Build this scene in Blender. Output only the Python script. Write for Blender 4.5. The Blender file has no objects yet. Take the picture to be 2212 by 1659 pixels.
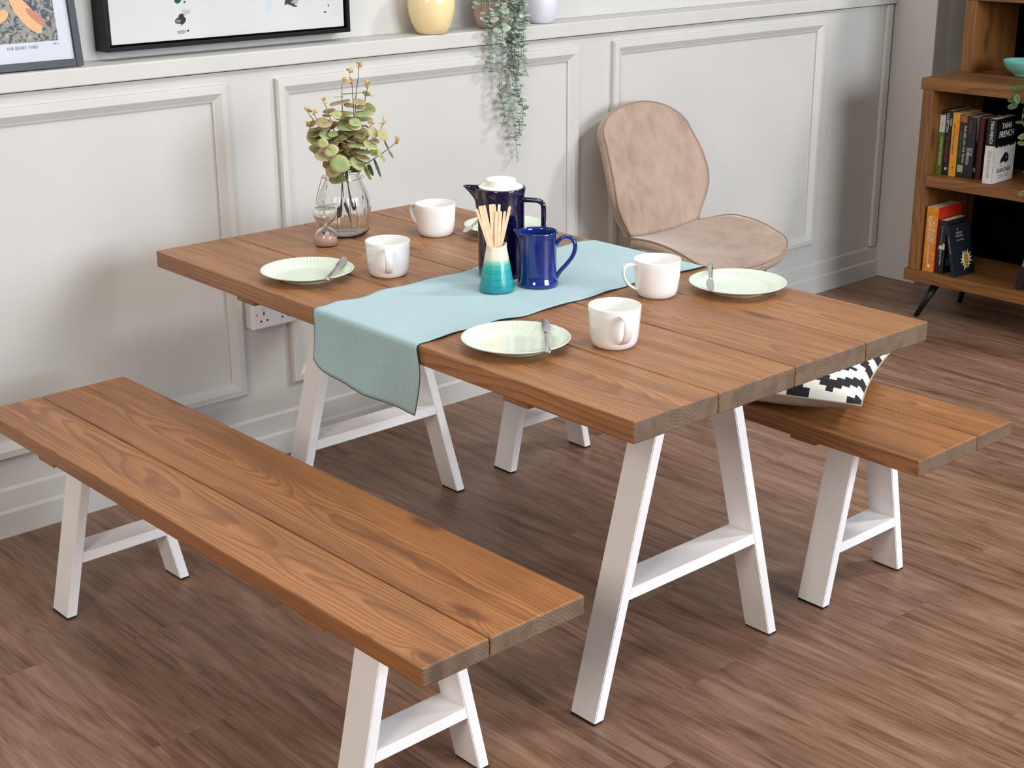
import bpy, bmesh, math, random
from math import sin, cos, pi, sqrt, radians
from mathutils import Vector, Matrix, Euler, noise

S = bpy.context.scene
COL = bpy.context.collection
# ------------------------------------------------------------------ camera
CAM_YAW, CAM_PITCH, CAM_ROLL, CAM_F = .7319, .3336, -.0062, 3140.35
fw = Vector((sin(CAM_YAW)*cos(CAM_PITCH), cos(CAM_YAW)*cos(CAM_PITCH), -sin(CAM_PITCH)))
rt = Vector((cos(CAM_YAW), -sin(CAM_YAW), 0)); up = rt.cross(fw)
r2 = rt*cos(CAM_ROLL)+up*sin(CAM_ROLL); u2 = up*cos(CAM_ROLL)-rt*sin(CAM_ROLL)
cd = bpy.data.cameras.new('camera'); cam = bpy.data.objects.new('camera', cd); COL.objects.link(cam)
cd.sensor_fit = 'HORIZONTAL'; cd.sensor_width = 36; cd.lens = 36*CAM_F/2212; cd.clip_start = .05; cd.clip_end = 60
M = Matrix((r2, u2, -fw)).transposed().to_4x4(); M.translation = (0, -3.4752, 1.6225)
cam.matrix_world = M; S.camera = cam
# ------------------------------------------------------------------ world, lamps, exposure
S.view_settings.view_transform = 'Standard'; S.view_settings.look = 'None'
S.view_settings.gamma = 1; S.view_settings.use_curve_mapping = False
S.view_settings.exposure = -0.07
w = bpy.data.worlds.new('room_ambience'); S.world = w; w.use_nodes = True
w.node_tree.nodes['Background'].inputs[0].default_value = (.86, .86, .88, 1)
w.node_tree.nodes['Background'].inputs[1].default_value = .22

def area(name, loc, target, size, power, col, sy=None):
    l = bpy.data.lights.new(name, 'AREA'); l.energy = power; l.color = col
    l.shape = 'RECTANGLE'; l.size = size; l.size_y = sy or size
    o = bpy.data.objects.new(name, l); COL.objects.link(o); o.location = loc
    o.rotation_euler = (Vector(target)-Vector(loc)).to_track_quat('-Z', 'Y').to_euler()
    return o
area('ceiling_lamp_right', (6.2, -3.9, 4.6), (3.0, -.4, .8), .75, 160, (1, .98, .96))
area('window_light', (3.3, -8.0, 2.4), (2.2, -1.5, .5), 3.2, 450, (.88, .93, 1), 2.4)
area('ceiling_lamp_overhead', (1.9, -1.9, 3.3), (2.2, -1.2, .7), 1.8, 48, (1, .97, .93))
area('warm_ceiling_lamp', (-2.0, -3.0, 2.6), (1.8, -.9, .4), 1.2, 78, (1, .86, .74))
# ------------------------------------------------------------------ helpers
def prop(o, label=None, cat=None, group=None, kind=None):
    if label: o['label'] = label
    if cat: o['category'] = cat
    if group: o['group'] = group
    if kind: o['kind'] = kind
    return o
def thing(name, label, cat, loc=(0, 0, 0), rz=0, group=None):
    o = bpy.data.objects.new(name, None); COL.objects.link(o); o.location = loc; o.rotation_euler = (0, 0, rz)
    o.empty_display_size = .05
    return prop(o, label, cat, group)
def obj(name, bm, mat, parent=None, smooth=False, sharp=None, recalc=True):
    me = bpy.data.meshes.new(name)
    if isinstance(bm, tuple): me.from_pydata(*bm)
    else:
        if recalc: bmesh.ops.recalc_face_normals(bm, faces=bm.faces)
        bm.to_mesh(me); bm.free()
    for m_ in (mat if isinstance(mat, (list, tuple)) else [mat]): me.materials.append(m_)
    if smooth:
        for p in me.polygons: p.use_smooth = True
        if sharp: me.set_sharp_from_angle(angle=radians(sharp))
    o = bpy.data.objects.new(name, me); COL.objects.link(o)
    if parent: o.parent = parent
    return o
def struct(name, bm, mat, **k): return prop(obj(name, bm, mat, **k), kind='structure')
def box(bm, x0, x1, y0, y1, z0, z1, bev=0, mi=0, seg=2):
    vs = [bm.verts.new(p) for p in ((x0,y0,z0),(x1,y0,z0),(x1,y1,z0),(x0,y1,z0),(x0,y0,z1),(x1,y0,z1),(x1,y1,z1),(x0,y1,z1))]
    fs = [bm.faces.new([vs[i] for i in f]) for f in ((0,3,2,1),(4,5,6,7),(0,1,5,4),(1,2,6,5),(2,3,7,6),(3,0,4,7))]
    for f in fs: f.material_index = mi
    if bev:
        es = list({e for f in fs for e in f.edges})
        bmesh.ops.bevel(bm, geom=es, offset=bev, segments=seg, affect='EDGES', profile=.5)
    return vs
def B(*a, **k):
    bm = bmesh.new(); box(bm, *a, **k); return bm
def hexa(bm, low, high, bev=0):
    """solid between two quads (lists of four points, same winding)"""
    a = [bm.verts.new(p) for p in low]; b = [bm.verts.new(p) for p in high]
    fs = [bm.faces.new(a[::-1]), bm.faces.new(b)]+[bm.faces.new((a[i], a[(i+1) % 4], b[(i+1) % 4], b[i])) for i in range(4)]
    if bev:
        es = list({e for f in fs for e in f.edges}); bmesh.ops.bevel(bm, geom=es, offset=bev, segments=2, affect='EDGES')
def lathe(prof, n=64, fn=None):
    """closed-off surface of revolution; prof = [(r, z)...]; fn(i, a, r, z) -> (x, y, z)"""
    bm = bmesh.new(); rings = []
    for i, (r, z) in enumerate(prof):
        if r < 1e-6: rings.append([bm.verts.new((0, 0, z))]); continue
        rings.append([bm.verts.new(fn(i, 2*pi*k/n, r, z) if fn else (r*cos(2*pi*k/n), r*sin(2*pi*k/n), z)) for k in range(n)])
    for a, b in zip(rings, rings[1:]):
        for k in range(n):
            q = [a[k % len(a)], a[(k+1) % len(a)], b[(k+1) % len(b)], b[k % len(b)]]
            q = [v for i, v in enumerate(q) if v not in q[:i]]
            if len(q) > 2:
                try: bm.faces.new(q)
                except ValueError: pass
    return bm
def tube(bm, pts, rad, n=8, closed=False):
    pts = [Vector(p) for p in pts]; m = len(pts); rings = []
    nrm = None
    for i, p in enumerate(pts):
        if closed: t = pts[(i+1) % m]-pts[i-1]
        else: t = pts[min(i+1, m-1)]-pts[max(i-1, 0)]
        t.normalize()
        if nrm is None: nrm = t.orthogonal().normalized()
        nrm = (nrm-t*nrm.dot(t)).normalized(); bn = t.cross(nrm)
        r = rad[i] if isinstance(rad, (list, tuple)) else rad
        rings.append([bm.verts.new(p+(nrm*cos(2*pi*k/n)+bn*sin(2*pi*k/n))*r) for k in range(n)])
    for i in range(m if closed else m-1):
        a, b = rings[i], rings[(i+1) % m]
        for k in range(n): bm.faces.new((a[k], a[(k+1) % n], b[(k+1) % n], b[k]))
    if not closed: bm.faces.new(rings[0][::-1]); bm.faces.new(rings[-1])
    return bm
def T(pts, rad, n=8, closed=False): return tube(bmesh.new(), pts, rad, n, closed)
def spline(pts, k=6):
    P = [Vector(p) for p in pts]; out = []
    for i in range(len(P)-1):
        a, b, c, d = P[max(i-1, 0)], P[i], P[i+1], P[min(i+2, len(P)-1)]
        for j in range(k):
            t = j/k; out.append(.5*((2*b)+(c-a)*t+(2*a-5*b+4*c-d)*t*t+(3*b-a-3*c+d)*t**3))
    return out+[P[-1]]
def herm(t, ts, vs):
    n = len(ts)
    m = [(vs[min(i+1, n-1)]-vs[max(i-1, 0)])/(ts[min(i+1, n-1)]-ts[max(i-1, 0)]) for i in range(n)]
    i = 0
    while i < n-2 and t > ts[i+1]: i += 1
    h = ts[i+1]-ts[i]; u = (t-ts[i])/h
    return (2*u**3-3*u*u+1)*vs[i]+(u**3-2*u*u+u)*h*m[i]+(-2*u**3+3*u*u)*vs[i+1]+(u**3-u*u)*h*m[i+1]
def extrude_poly(bm, pts2, to3, depth_vec):
    """prism from a 2-D outline; to3 maps (a,b)->Vector"""
    a = [bm.verts.new(to3(*p)) for p in pts2]; b = [bm.verts.new(to3(*p)+Vector(depth_vec)) for p in pts2]
    n = len(a); bm.faces.new(a); bm.faces.new(b[::-1])
    for i in range(n): bm.faces.new((a[i], b[i], b[(i+1) % n], a[(i+1) % n]))
def attr(o, name, data):
    a = o.data.attributes.new(name, 'FLOAT_VECTOR', 'POINT')
    a.data.foreach_set('vector', [c for v in data for c in v])
# ------------------------------------------------------------------ materials
def srgb(c):
    f = lambda v: v/12.92 if v <= .04045 else ((v+.055)/1.055)**2.4
    return tuple(f(v/255) for v in c)+(1,)
class N:
    def __init__(s, name):
        s.m = bpy.data.materials.new(name); s.m.use_nodes = True; s.t = s.m.node_tree; s.n = s.t.nodes
        s.b = s.n['Principled BSDF']
    def new(s, t, **k):
        n = s.n.new(t)
        for a, v in k.items(): setattr(n, a, v)
        return n
    def link(s, a, b): s.t.links.new(a, b)
    def math(s, op, a, b=None, c=None):
        n = s.new('ShaderNodeMath', operation=op)
        for i, v in enumerate((a, b, c)):
            if v is None: continue
            if isinstance(v, (int, float)): n.inputs[i].default_value = v
            else: s.link(v, n.inputs[i])
        return n.outputs[0]
    def vmath(s, op, a, b):
        n = s.new('ShaderNodeVectorMath', operation=op)
        for i, v in enumerate((a, b)):
            if isinstance(v, tuple): n.inputs[i].default_value = v
            else: s.link(v, n.inputs[i])
        return n.outputs[0]
    def noise(s, vec, scale=5, detail=3, rough=.5, dist=0):
        n = s.new('ShaderNodeTexNoise'); n.inputs['Scale'].default_value = scale; n.inputs['Detail'].default_value = detail
        n.inputs['Roughness'].default_value = rough; n.inputs['Distortion'].default_value = dist
        if vec is not None: s.link(vec, n.inputs['Vector'])
        return n.outputs['Fac']
    def ramp(s, fac, stops, interp='LINEAR'):
        n = s.new('ShaderNodeValToRGB'); s.link(fac, n.inputs[0]); e = n.color_ramp.elements; n.color_ramp.interpolation = interp
        while len(e) < len(stops): e.new(.5)
        for x, (p, c) in zip(e, stops):
            x.position = p; x.color = srgb(c) if not isinstance(c, (int, float)) else (c, c, c, 1)
        return n.outputs[0]
    def mix(s, fac, a, b, mode='MIX'):
        n = s.new('ShaderNodeMix', data_type='RGBA', blend_type=mode)
        for i, v in ((0, fac), (6, a), (7, b)):
            if isinstance(v, (int, float)): n.inputs[i].default_value = v
            elif isinstance(v, tuple): n.inputs[i].default_value = v
            else: s.link(v, n.inputs[i])
        return n.outputs[2]
    def set(s, **k):
        for a, v in k.items():
            i = s.b.inputs[a.replace('_', ' ')]
            if isinstance(v, (int, float, tuple)): i.default_value = v
            else: s.link(v, i)
        return s
    def bump(s, h, strength=.2, dist=.002):
        n = s.new('ShaderNodeBump'); n.inputs['Strength'].default_value = strength; n.inputs['Distance'].default_value = dist
        s.link(h, n.inputs['Height']); s.link(n.outputs[0], s.b.inputs['Normal'])
    def obj(s): return s.new('ShaderNodeTexCoord').outputs['Object']
def plain(name, c, rough=.5, var=.06, scale=12, metal=0, bump=0, **k):
    s = N(name); o = s.obj(); n = s.noise(o, scale, 4)
    d = tuple(max(0, int(v*(1-var))) for v in c); l = tuple(min(255, int(v*(1+var))) for v in c)
    s.set(Base_Color=s.ramp(n, [(.3, d), (.7, l)]), Roughness=rough, Metallic=metal, **k)
    if bump: s.bump(s.noise(o, scale*8, 3), bump)
    return s.m
def wood(name, light, mid, dark, knot, freq=175, rough=.42, grey=0, use_attr=True):
    s = N(name)
    if use_attr: P = s.new('ShaderNodeAttribute', attribute_name='wc').outputs['Vector']
    else: P = s.obj()
    lo = s.vmath('MULTIPLY', P, (3.2, .75, 3.2)); nz = s.new('ShaderNodeTexNoise'); nz.inputs['Scale'].default_value = 1.3; nz.inputs['Detail'].default_value = 2.5
    s.link(lo, nz.inputs['Vector'])
    disp = s.vmath('MULTIPLY', s.vmath('SUBTRACT', nz.outputs['Color'], (.5, .5, .5)), (.09, 0, .10))
    # knots: sparse cells bend the rings around them
    kp = s.vmath('MULTIPLY', P, (6.0, 2.0, 1)); vo = s.new('ShaderNodeTexVoronoi'); vo.voronoi_dimensions = '2D'; vo.inputs['Scale'].default_value = 1; vo.inputs['Randomness'].default_value = .95
    s.link(kp, vo.inputs['Vector']); kd = vo.outputs['Distance']
    sep = s.new('ShaderNodeSeparateColor'); s.link(vo.outputs['Color'], sep.inputs[0])
    has = s.math('GREATER_THAN', sep.outputs[0], .5)
    kin = s.math('MULTIPLY', has, s.math('POWER', 2.718, s.math('MULTIPLY', kd, -9.0)))
    Q = s.vmath('ADD', P, disp); sx = s.new('ShaderNodeSeparateXYZ'); s.link(Q, sx.inputs[0])
    r = s.math('SQRT', s.math('ADD', s.math('MULTIPLY', sx.outputs[0], sx.outputs[0]), s.math('MULTIPLY', sx.outputs[2], sx.outputs[2])))
    r = s.math('ADD', r, s.math('MULTIPLY', kin, .035))
    ph = s.math('FRACT', s.math('MULTIPLY', r, freq))
    ring = s.ramp(ph, [(0, .15), (.55, .45), (.82, 1.0), (.93, .9), (1, .15)])
    fine = s.noise(s.vmath('MULTIPLY', P, (330, 5, 330)), 1, 4, .7)
    broad = s.noise(s.vmath('MULTIPLY', P, (22, 1.5, 22)), 1, 4, .6, .6)
    c = s.ramp(s.math('ADD', s.math('MULTIPLY', ring, .46), s.math('MULTIPLY', s.math('SUBTRACT', fine, .42), .9)), [(0, light), (.38, mid), (.8, dark)])
    c = s.mix(s.ramp(broad, [(.42, 0.0), (.62, .55), (.75, .75)]), c, srgb(dark))
    kk = s.ramp(s.math('MULTIPLY', kd, s.math('ADD', 1, s.math('MULTIPLY', s.math('SUBTRACT', 1, has), 50))), [(.045, 1.0), (.075, .6), (.12, 0.0)])
    c = s.mix(s.math('MULTIPLY', kk, .72), c, srgb(knot))
    s.set(Base_Color=c, Roughness=s.ramp(fine, [(.2, rough-.06), (.8, rough+.12)]), Specular_IOR_Level=.62)
    s.bump(s.math('ADD', s.math('MULTIPLY', ring, .5), fine), .12, .0015)
    return s.m
LT, MD, DK, KN = (174, 124, 80), (150, 102, 61), (110, 70, 40), (72, 42, 27)
m_top = wood('oiled_pine', LT, MD, DK, KN)
m_end = wood('pine_end_grain', (128, 104, 82), (106, 84, 65), (80, 62, 47), (70, 52, 40), freq=150, rough=.6)
m_bench = wood('oiled_pine_bench', (182, 126, 76), (154, 101, 58), (108, 68, 38), (88, 50, 32), freq=210)
m_shelfwood = wood('bookcase_pine', (150, 100, 44), (126, 80, 32), (88, 54, 20), (56, 30, 14), rough=.55)
m_white = plain('white_powder_coat', (246, 246, 247), .4, .01)
m_pad = plain('black_rubber', (24, 24, 24), .7)
m_wall = plain('warm_white_wall_paint', (196, 195, 191), .62, .015, 3, bump=.03)
m_trim = plain('satin_white_paint', (198, 197, 193), .58, .012, 6)
m_dark = plain('matt_black_backdrop', (3, 3, 4), 1, Specular_IOR_Level=.02)  # even near-black for the surface that closes the view behind the bookcase
def floor_mat():
    s = N('vinyl_plank_floor'); P = s.obj(); sx = s.new('ShaderNodeSeparateXYZ'); s.link(P, sx.inputs[0])
    W, LN = .187, 1.24
    px = s.math('DIVIDE', sx.outputs[0], W); ix = s.math('FLOOR', px); fx = s.math('FRACT', px)
    wn = s.new('ShaderNodeTexWhiteNoise', noise_dimensions='1D'); s.link(ix, wn.inputs['W'])
    py = s.math('ADD', s.math('DIVIDE', sx.outputs[1], LN), wn.outputs[0]); iy = s.math('FLOOR', py); fy = s.math('FRACT', py)
    cb = s.new('ShaderNodeCombineXYZ'); s.link(ix, cb.inputs[0]); s.link(iy, cb.inputs[1])
    w2 = s.new('ShaderNodeTexWhiteNoise', noise_dimensions='2D'); s.link(cb.outputs[0], w2.inputs['Vector'])
    off = s.vmath('MULTIPLY', w2.outputs['Color'], (7, 9, 5)); Q = s.vmath('ADD', P, off)
    n1 = s.noise(s.vmath('MULTIPLY', Q, (6.5, .7, 1)), 1.5, 5, .62, 2.2)
    n2 = s.noise(s.vmath('MULTIPLY', Q, (60, 1.2, 1)), 1.2, 5, .66, .6)
    n3 = s.noise(s.vmath('MULTIPLY', Q, (230, 11, 1)), 1, 3, .6)
    nl = s.noise(s.vmath('MULTIPLY', Q, (4.2, .62, 1)), 1.2, 2, .45, .5)
    cl = s.math('POWER', s.math('ADD', .5, s.math('MULTIPLY', s.math('SINE', s.math('MULTIPLY', nl, 105)), .5)), 2.2)
    f = s.math('ADD', s.math('ADD', s.math('MULTIPLY', n1, .50), s.math('MULTIPLY', n2, .28)), s.math('MULTIPLY', n3, .22))
    f = s.math('SUBTRACT', f, s.math('MULTIPLY', cl, s.math('MULTIPLY', s.math('SUBTRACT', n1, .2), .11)))
    c = s.ramp(f, [(.29, (70, 46, 33)), (.39, (102, 73, 54)), (.48, (132, 100, 79)), (.58, (154, 122, 102)), (.70, (167, 137, 117))])
    tone = s.math('ADD', .94, s.math('MULTIPLY', w2.outputs['Value'], .12))
    c = s.mix(1, c, tone, 'MULTIPLY')
    e = s.math('MINIMUM', s.math('MULTIPLY', s.math('MINIMUM', fx, s.math('SUBTRACT', 1, fx)), W), s.math('MULTIPLY', s.math('MINIMUM', fy, s.math('SUBTRACT', 1, fy)), LN))
    g = s.math('LESS_THAN', e, .0009)
    c = s.mix(s.math('MULTIPLY', g, .28), c, srgb((58, 40, 32)))
    s.set(Base_Color=c, Roughness=s.ramp(n2, [(.3, .36), (.7, .48)]), Specular_IOR_Level=.45)
    s.bump(s.math('ADD', n2, s.math('MULTIPLY', g, -1.5)), .12, .001)
    return s.m
m_floor = floor_mat()
# ------------------------------------------------------------------ room shell
XC = 5.236
struct('floor', B(-4, 9, -9, .14, -.05, 0), m_floor)
bm = bmesh.new(); box(bm, -4, XC+.3, .01, .14, 0, 1.137)
struct('wall_back', bm, m_wall)
struct('wall_back_upper', B(-4, XC+.3, .115, .3, 1.1855, 3.4), m_wall)
bm = bmesh.new(); box(bm, XC, XC+.30, -.19, .009, 0, 3.4, bev=.004)
struct('wall_right', bm, m_wall)
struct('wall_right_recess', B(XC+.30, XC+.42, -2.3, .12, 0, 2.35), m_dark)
bm = bmesh.new(); box(bm, -4, XC-.001, -.008, .114, 1.141, 1.185, bev=.003)
struct('trim_1', bm, m_trim)
def frame_trim(name, x0, x1, z0, z1):
    prof = [(0, -.001), (0, .012), (.005, .018), (.022, .019), (.040, .008), (.045, .006), (.045, -.001)]   # (inset, height)
    bm = bmesh.new(); rings = []
    for w_, h in prof:
        rings.append([bm.verts.new(p) for p in ((x0+w_, .01-h, z0+w_), (x1-w_, .01-h, z0+w_), (x1-w_, .01-h, z1-w_), (x0+w_, .01-h, z1-w_))])
    for a, b in zip(rings, rings[1:]):
        for k in range(4): bm.faces.new((a[k], a[(k+1) % 4], b[(k+1) % 4], b[k]))
    struct(name, bm, m_trim)
frame_trim('trim_2', .912, 2.090, .214, 1.106)
frame_trim('trim_3', 2.246, 3.426, .214, 1.106)
frame_trim('trim_4', 3.588, 4.766, .216, 1.110)
frame_trim('trim_5', -.43, .75, .214, 1.106)
bm = bmesh.new()
prof = [(.009, 0), (-.004, 0), (-.004, .066), (0, .072), (.002, .074), (.002, .126), (.005, .132), (.009, .134)]
a = [bm.verts.new((-4, y, z)) for y, z in prof]; b = [bm.verts.new((XC-.001, y, z)) for y, z in prof]
for i in range(len(prof)-1): bm.faces.new((a[i], a[i+1], b[i+1], b[i]))
bm.faces.new(b); bm.faces.new(a[::-1]); bm.faces.new((a[-1], a[0], b[0], b[-1]))
struct('baseboard_back', bm, m_trim)
struct('trim_6', B(5.174, 5.212, -.006, .0095, .138, 1.137, bev=.003), m_trim)   # upright strip beside the corner
# ------------------------------------------------------------------ plank furniture
rnd = random.Random(7)
def planks(name, xs, L, z0, z1, mats, parent, gap=.0012, bev=.0028, seed=0):
    bm = bmesh.new(); R = random.Random(seed); wc = []
    for i in range(len(xs)-1):
        n0 = len(bm.verts)
        x0, x1 = xs[i]+(gap if i else 0), xs[i+1]-(gap if i < len(xs)-2 else 0)
        nb = bmesh.new(); box(nb, x0, x1, 0, L, z0, z1, bev=bev, seg=2)
        me = bpy.data.meshes.new('t'); nb.to_mesh(me); nb.free(); bm.from_mesh(me); bpy.data.meshes.remove(me)
        cx = (x0+x1)/2+R.uniform(-.035, .035); oy = R.uniform(-20, 20); pz = R.choice([-.05, -.075, -.10]); oz = 0
        bm.verts.ensure_lookup_table()
        for v in bm.verts[n0:]: wc.append((v.co.x-cx, v.co.y+oy, v.co.z-z1-pz))
    bm.faces.ensure_lookup_table(); bm.normal_update()
    for f in bm.faces:
        if abs(f.normal.y) > .8: f.material_index = 1
    o = obj(name, bm, mats, parent); attr(o, 'wc', wc); return o
def a_frame(parent, W, zt, a, b, lw, d, y0, zb0, zb1, mat=None):
    """one A-shaped trestle: two legs, a crossbar; zt = height of the top's underside"""
    c = W/2; m_ = (a-b)/zt
    for sd in (-1, 1):
        xo = lambda z: c+sd*(a-m_*z); xi = lambda z: c+sd*(a-lw-m_*z)
        bm = bmesh.new(); z0, z1 = .004, zt-.001
        hexa(bm, [(xo(z0), y0, z0), (xi(z0), y0, z0), (xi(z0), y0+d, z0), (xo(z0), y0+d, z0)], [(xo(z1), y0, z1), (xi(z1), y0, z1), (xi(z1), y0+d, z1), (xo(z1), y0+d, z1)], .0018)
        leg = obj('leg', bm, mat or m_white, parent)
        xa, xb = sorted((xo(0), xi(0)))
        obj('foot_pad', B(xa+.001, xb-.001, y0+.001, y0+d-.001, 0, .005), m_pad, leg)
    xi = lambda z: a-lw-m_*z+.0005
    bm = bmesh.new(); hexa(bm, [(c-xi(zb0), y0+.0006, zb0), (c+xi(zb0), y0+.0006, zb0), (c+xi(zb0), y0+d-.0006, zb0), (c-xi(zb0), y0+d-.0006, zb0)],
                           [(c-xi(zb1), y0+.0006, zb1), (c+xi(zb1), y0+.0006, zb1), (c+xi(zb1), y0+d-.0006, zb1), (c-xi(zb1), y0+d-.0006, zb1)])
    obj('crossbar', bm, mat or m_white, parent)
# dining table
TX, TY, TR, TW, TL, TTH, TZ = 1.6826, -1.9095, -.0067, .8717, 1.638, .0415, .76
tb = thing('dining_table', 'large rectangular dining table of brown planks on white A-shaped legs', 'table', (TX, TY, 0), TR)
planks('tabletop', [0, .2496*TW, .4997*TW, .7553*TW, TW], TL, TZ-TTH, TZ, [m_top, m_end], tb, seed=3, bev=.003)
for y0, y1 in ((.268, .337), (1.195, 1.268)):
    bt = planks('batten', [.002, TW-.002], y1-y0, TZ-TTH-.009, TZ-TTH-.0005, [m_top, m_top], tb, bev=.001, seed=5); bt.location.y = y0
for y0 in (.2276, 1.3326): a_frame(tb, TW, TZ-TTH, .2921, .0971, .0267, .0705, y0, .2535, .2785)
# benches
def bench(label, loc, rz, W, L, frac, fl, seed):
    t = thing('bench', label, 'bench', loc, rz, 'plank benches on white A-shaped legs')
    planks('seat', [0, frac*W, W], L, .4515-.0368, .4515, [m_bench, m_end], t, seed=seed, bev=.0032, gap=.0013)
    for y0, y1 in ((.272, .344), (L-.344, L-.272)):
        bt = planks('batten', [.002, W-.002], y1-y0, .4147-.008, .4142, [m_bench, m_bench], t, bev=.001, seed=5); bt.location.y = y0
    for y0 in fl: a_frame(t, W, .4147, .1627, .0719, .0245, .0743, y0, .131, .1555)
bench('nearest long two-plank bench, empty, in front of the dining table', (1.2387, -1.8811, 0), .0095, .363, 1.6276, .3938, (.2339, 1.345), 12)
bench('two-plank bench beyond the dining table holding the patterned cushion', (2.5533, -1.9259, 0), -.0131, .3657, 1.63, .6142, (.2339, 1.345), 25)
# ------------------------------------------------------------------ table runner
def runner():
    s = N('pale_blue_linen'); o = s.obj()
    wv = s.noise(s.vmath('MULTIPLY', o, (1500, 260, 500)), 1, 3, .6); wf = s.noise(s.vmath('MULTIPLY', o, (260, 1500, 700)), 1, 3, .6)
    mx = s.math('MULTIPLY', s.math('ADD', wv, wf), .5)
    c = s.ramp(mx, [(.36, (156, 192, 199)), (.5, (176, 208, 215)), (.64, (194, 221, 226))])
    s.set(Base_Color=c, Roughness=.9, Sheen_Weight=.15); s.bump(mx, .25, .0008)
    tr = s.new('ShaderNodeBsdfTranslucent'); s.link(c, tr.inputs[0]); ms = s.new('ShaderNodeMixShader'); ms.inputs[0].default_value = .18
    out = s.n['Material Output']; s.link(s.b.outputs[0], ms.inputs[1]); s.link(tr.outputs[0], ms.inputs[2]); s.link(ms.outputs[0], out.inputs[0])
    edge_m = plain('dark_overlock_thread', (58, 78, 86), .9)
    NV = 46; grid = []; xs = [1.74+i*(2.55-1.74)/44 for i in range(45)]
    for j in range(NV+1):
        v = j/NV; row = []                                    # v: 0 = edge nearer the wall, 1 = nearer the room
        wav = lambda x, k: .0035*sin(x*23+k)+.002*sin(x*57+2*k)
        def yy(x):
            a = herm(x, [1.69, 1.84, 2.16, 2.45, 2.56], [-.972, -.966, -.953, -.940, -.943])+wav(x, 1)
            b = herm(x, [1.69, 1.80, 2.16, 2.32, 2.56], [-1.323, -1.319, -1.318, -1.301, -1.311])+wav(x, 3)
            return a+(b-a)*v
        for k in range(6):                                    # far overhang
            z = .62+.135*k/5; row.append((2.5645+.004*sin(v*9+z*30)*(1-k/5)+.002*(1-v), yy(2.56), z))
        row.append((2.5585, yy(2.558), .7608))
        for x in reversed(xs):
            e = abs(v-.5)*2; lift = .0018*max(0, e-.75)*4*(1+sin(x*41+v*5))
            row.append((x, yy(x), .7613+lift+.0006*sin(x*33+v*11)**2))
        zb = herm(v, [0, .09, .35, .7, 1], [.653, .640, .6255, .6165, .6115])
        for k, (dx, z) in enumerate(((1.712, .7618), (1.698, .7619), (1.6885, .7616), (1.6832, .7585), (1.6815, .7520))): row.append((dx-.0005, yy(1.69), z))
        n = 16; ya = yy(1.69)
        for k in range(1, n+1):
            u = k/n; z = .752+(zb-.752)*u
            x = 1.6808-.006*u-.010*sin(v*3.6+.4)*u*u-.0035*sin(v*14)*u
            y = ya+(-.0125-.004*sin(u*5))*(1-v)*(1-.5*u)*u*1.2+(-.016*sin(min(1, u*2)*pi/2)+.026*u*u)*v
            row.append((x, y, z))
        grid.append(row)
    nx = len(grid[0]); V = [p for r in grid for p in r]
    F = [(j*nx+i, j*nx+i+1, (j+1)*nx+i+1, (j+1)*nx+i) for j in range(NV) for i in range(nx-1)]
    root = thing('table_runner', 'pale blue linen runner laid across the dining table, its end hanging over', 'table runner', (2.12, -1.14, .7605))
    off = Vector((2.12, -1.14, .7605)); V = [tuple(Vector(p)-off) for p in V]
    o = obj('cloth', (V, [], F), s.m, root, smooth=True)
    so = o.modifiers.new('thickness', 'SOLIDIFY'); so.thickness = .0012; so.offset = 0
    for j in (0, NV):
        pts = V[j*nx:(j+1)*nx]; obj('stitched_edge', T([(p[0], p[1], p[2]-.0002) for p in pts], .0011, 5), edge_m, root)
    pts = [V[(j+1)*nx-1] for j in range(NV+1)]; obj('stitched_edge', T(pts, .0013, 5), edge_m, root)
runner()
TT = .7602; RT = .7622       # table top, runner top
# ------------------------------------------------------------------ mugs
m_mug = plain('white_glazed_porcelain', (240, 241, 240), .12, .006, Coat_Weight=.5)
MUGS = 'white mugs on the dining table'
def mug(label, x, y, ang):
    t = thing('mug', label, 'mug', (x, y, TT), ang, MUGS)
    out = [(0, .0), (.036, 0), (.038, .0012), (.0425, .005), (.0455, .011), (.0475, .020), (.0495, .04), (.0512, .065), (.0520, .0805), (.0516, .0822), (.0508, .0828),
           (.0498, .0822), (.0492, .080), (.0480, .06), (.0462, .036), (.0445, .018), (.041, .009), (.035, .0055), (0, .0050)]
    obj('body', lathe(out, 72), m_mug, t, smooth=True)
    pts = spline([(.0488, 0, .071), (.060, 0, .0725), (.0725, 0, .069), (.0775, 0, .058), (.074, 0, .042), (.064, 0, .028), (.0495, 0, .0185), (.0440, 0, .0155)], 6)
    bm = bmesh.new(); rings = []
    for i, p in enumerate(pts):
        tg = (pts[min(i+1, len(pts)-1)]-pts[max(i-1, 0)]).normalized(); nn = Vector((0, 1, 0)).cross(tg)
        e = i/(len(pts)-1); hw = .0098-.0012*sin(pi*e); ht = .0030
        rings.append([bm.verts.new(p+Vector((0, 1, 0))*hw*sa*abs(ca)**0 + nn*ht*sb) for ca, sa, sb in
                      [(1, cos(q)/max(abs(cos(q)), abs(sin(q)))**.6, sin(q)/max(abs(cos(q)), abs(sin(q)))**.6) for q in [2*pi*k/12 for k in range(12)]]])
    for a, b in zip(rings, rings[1:]):
        for k in range(12): bm.faces.new((a[k], a[(k+1) % 12], b[(k+1) % 12], b[k]))
    bm.faces.new(rings[0][::-1]); bm.faces.new(rings[-1])
    obj('handle', bm, m_mug, t, smooth=True)
cama = lambda x, y: math.atan2(-3.4752-y, -x)
mug('white mug by the plate at the far left of the table, handle facing the camera', 1.972, -.8545, cama(1.97, -.855)+.02)
mug('white mug between the glass vase and the tall dark blue pot', 2.3086, -.6159, cama(2.31, -.616)-2.25)
mug('white mug on the runner edge beside the rightmost plate, handle pointing left', 2.2941, -1.3977, cama(2.29, -1.4)-1.25)
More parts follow.
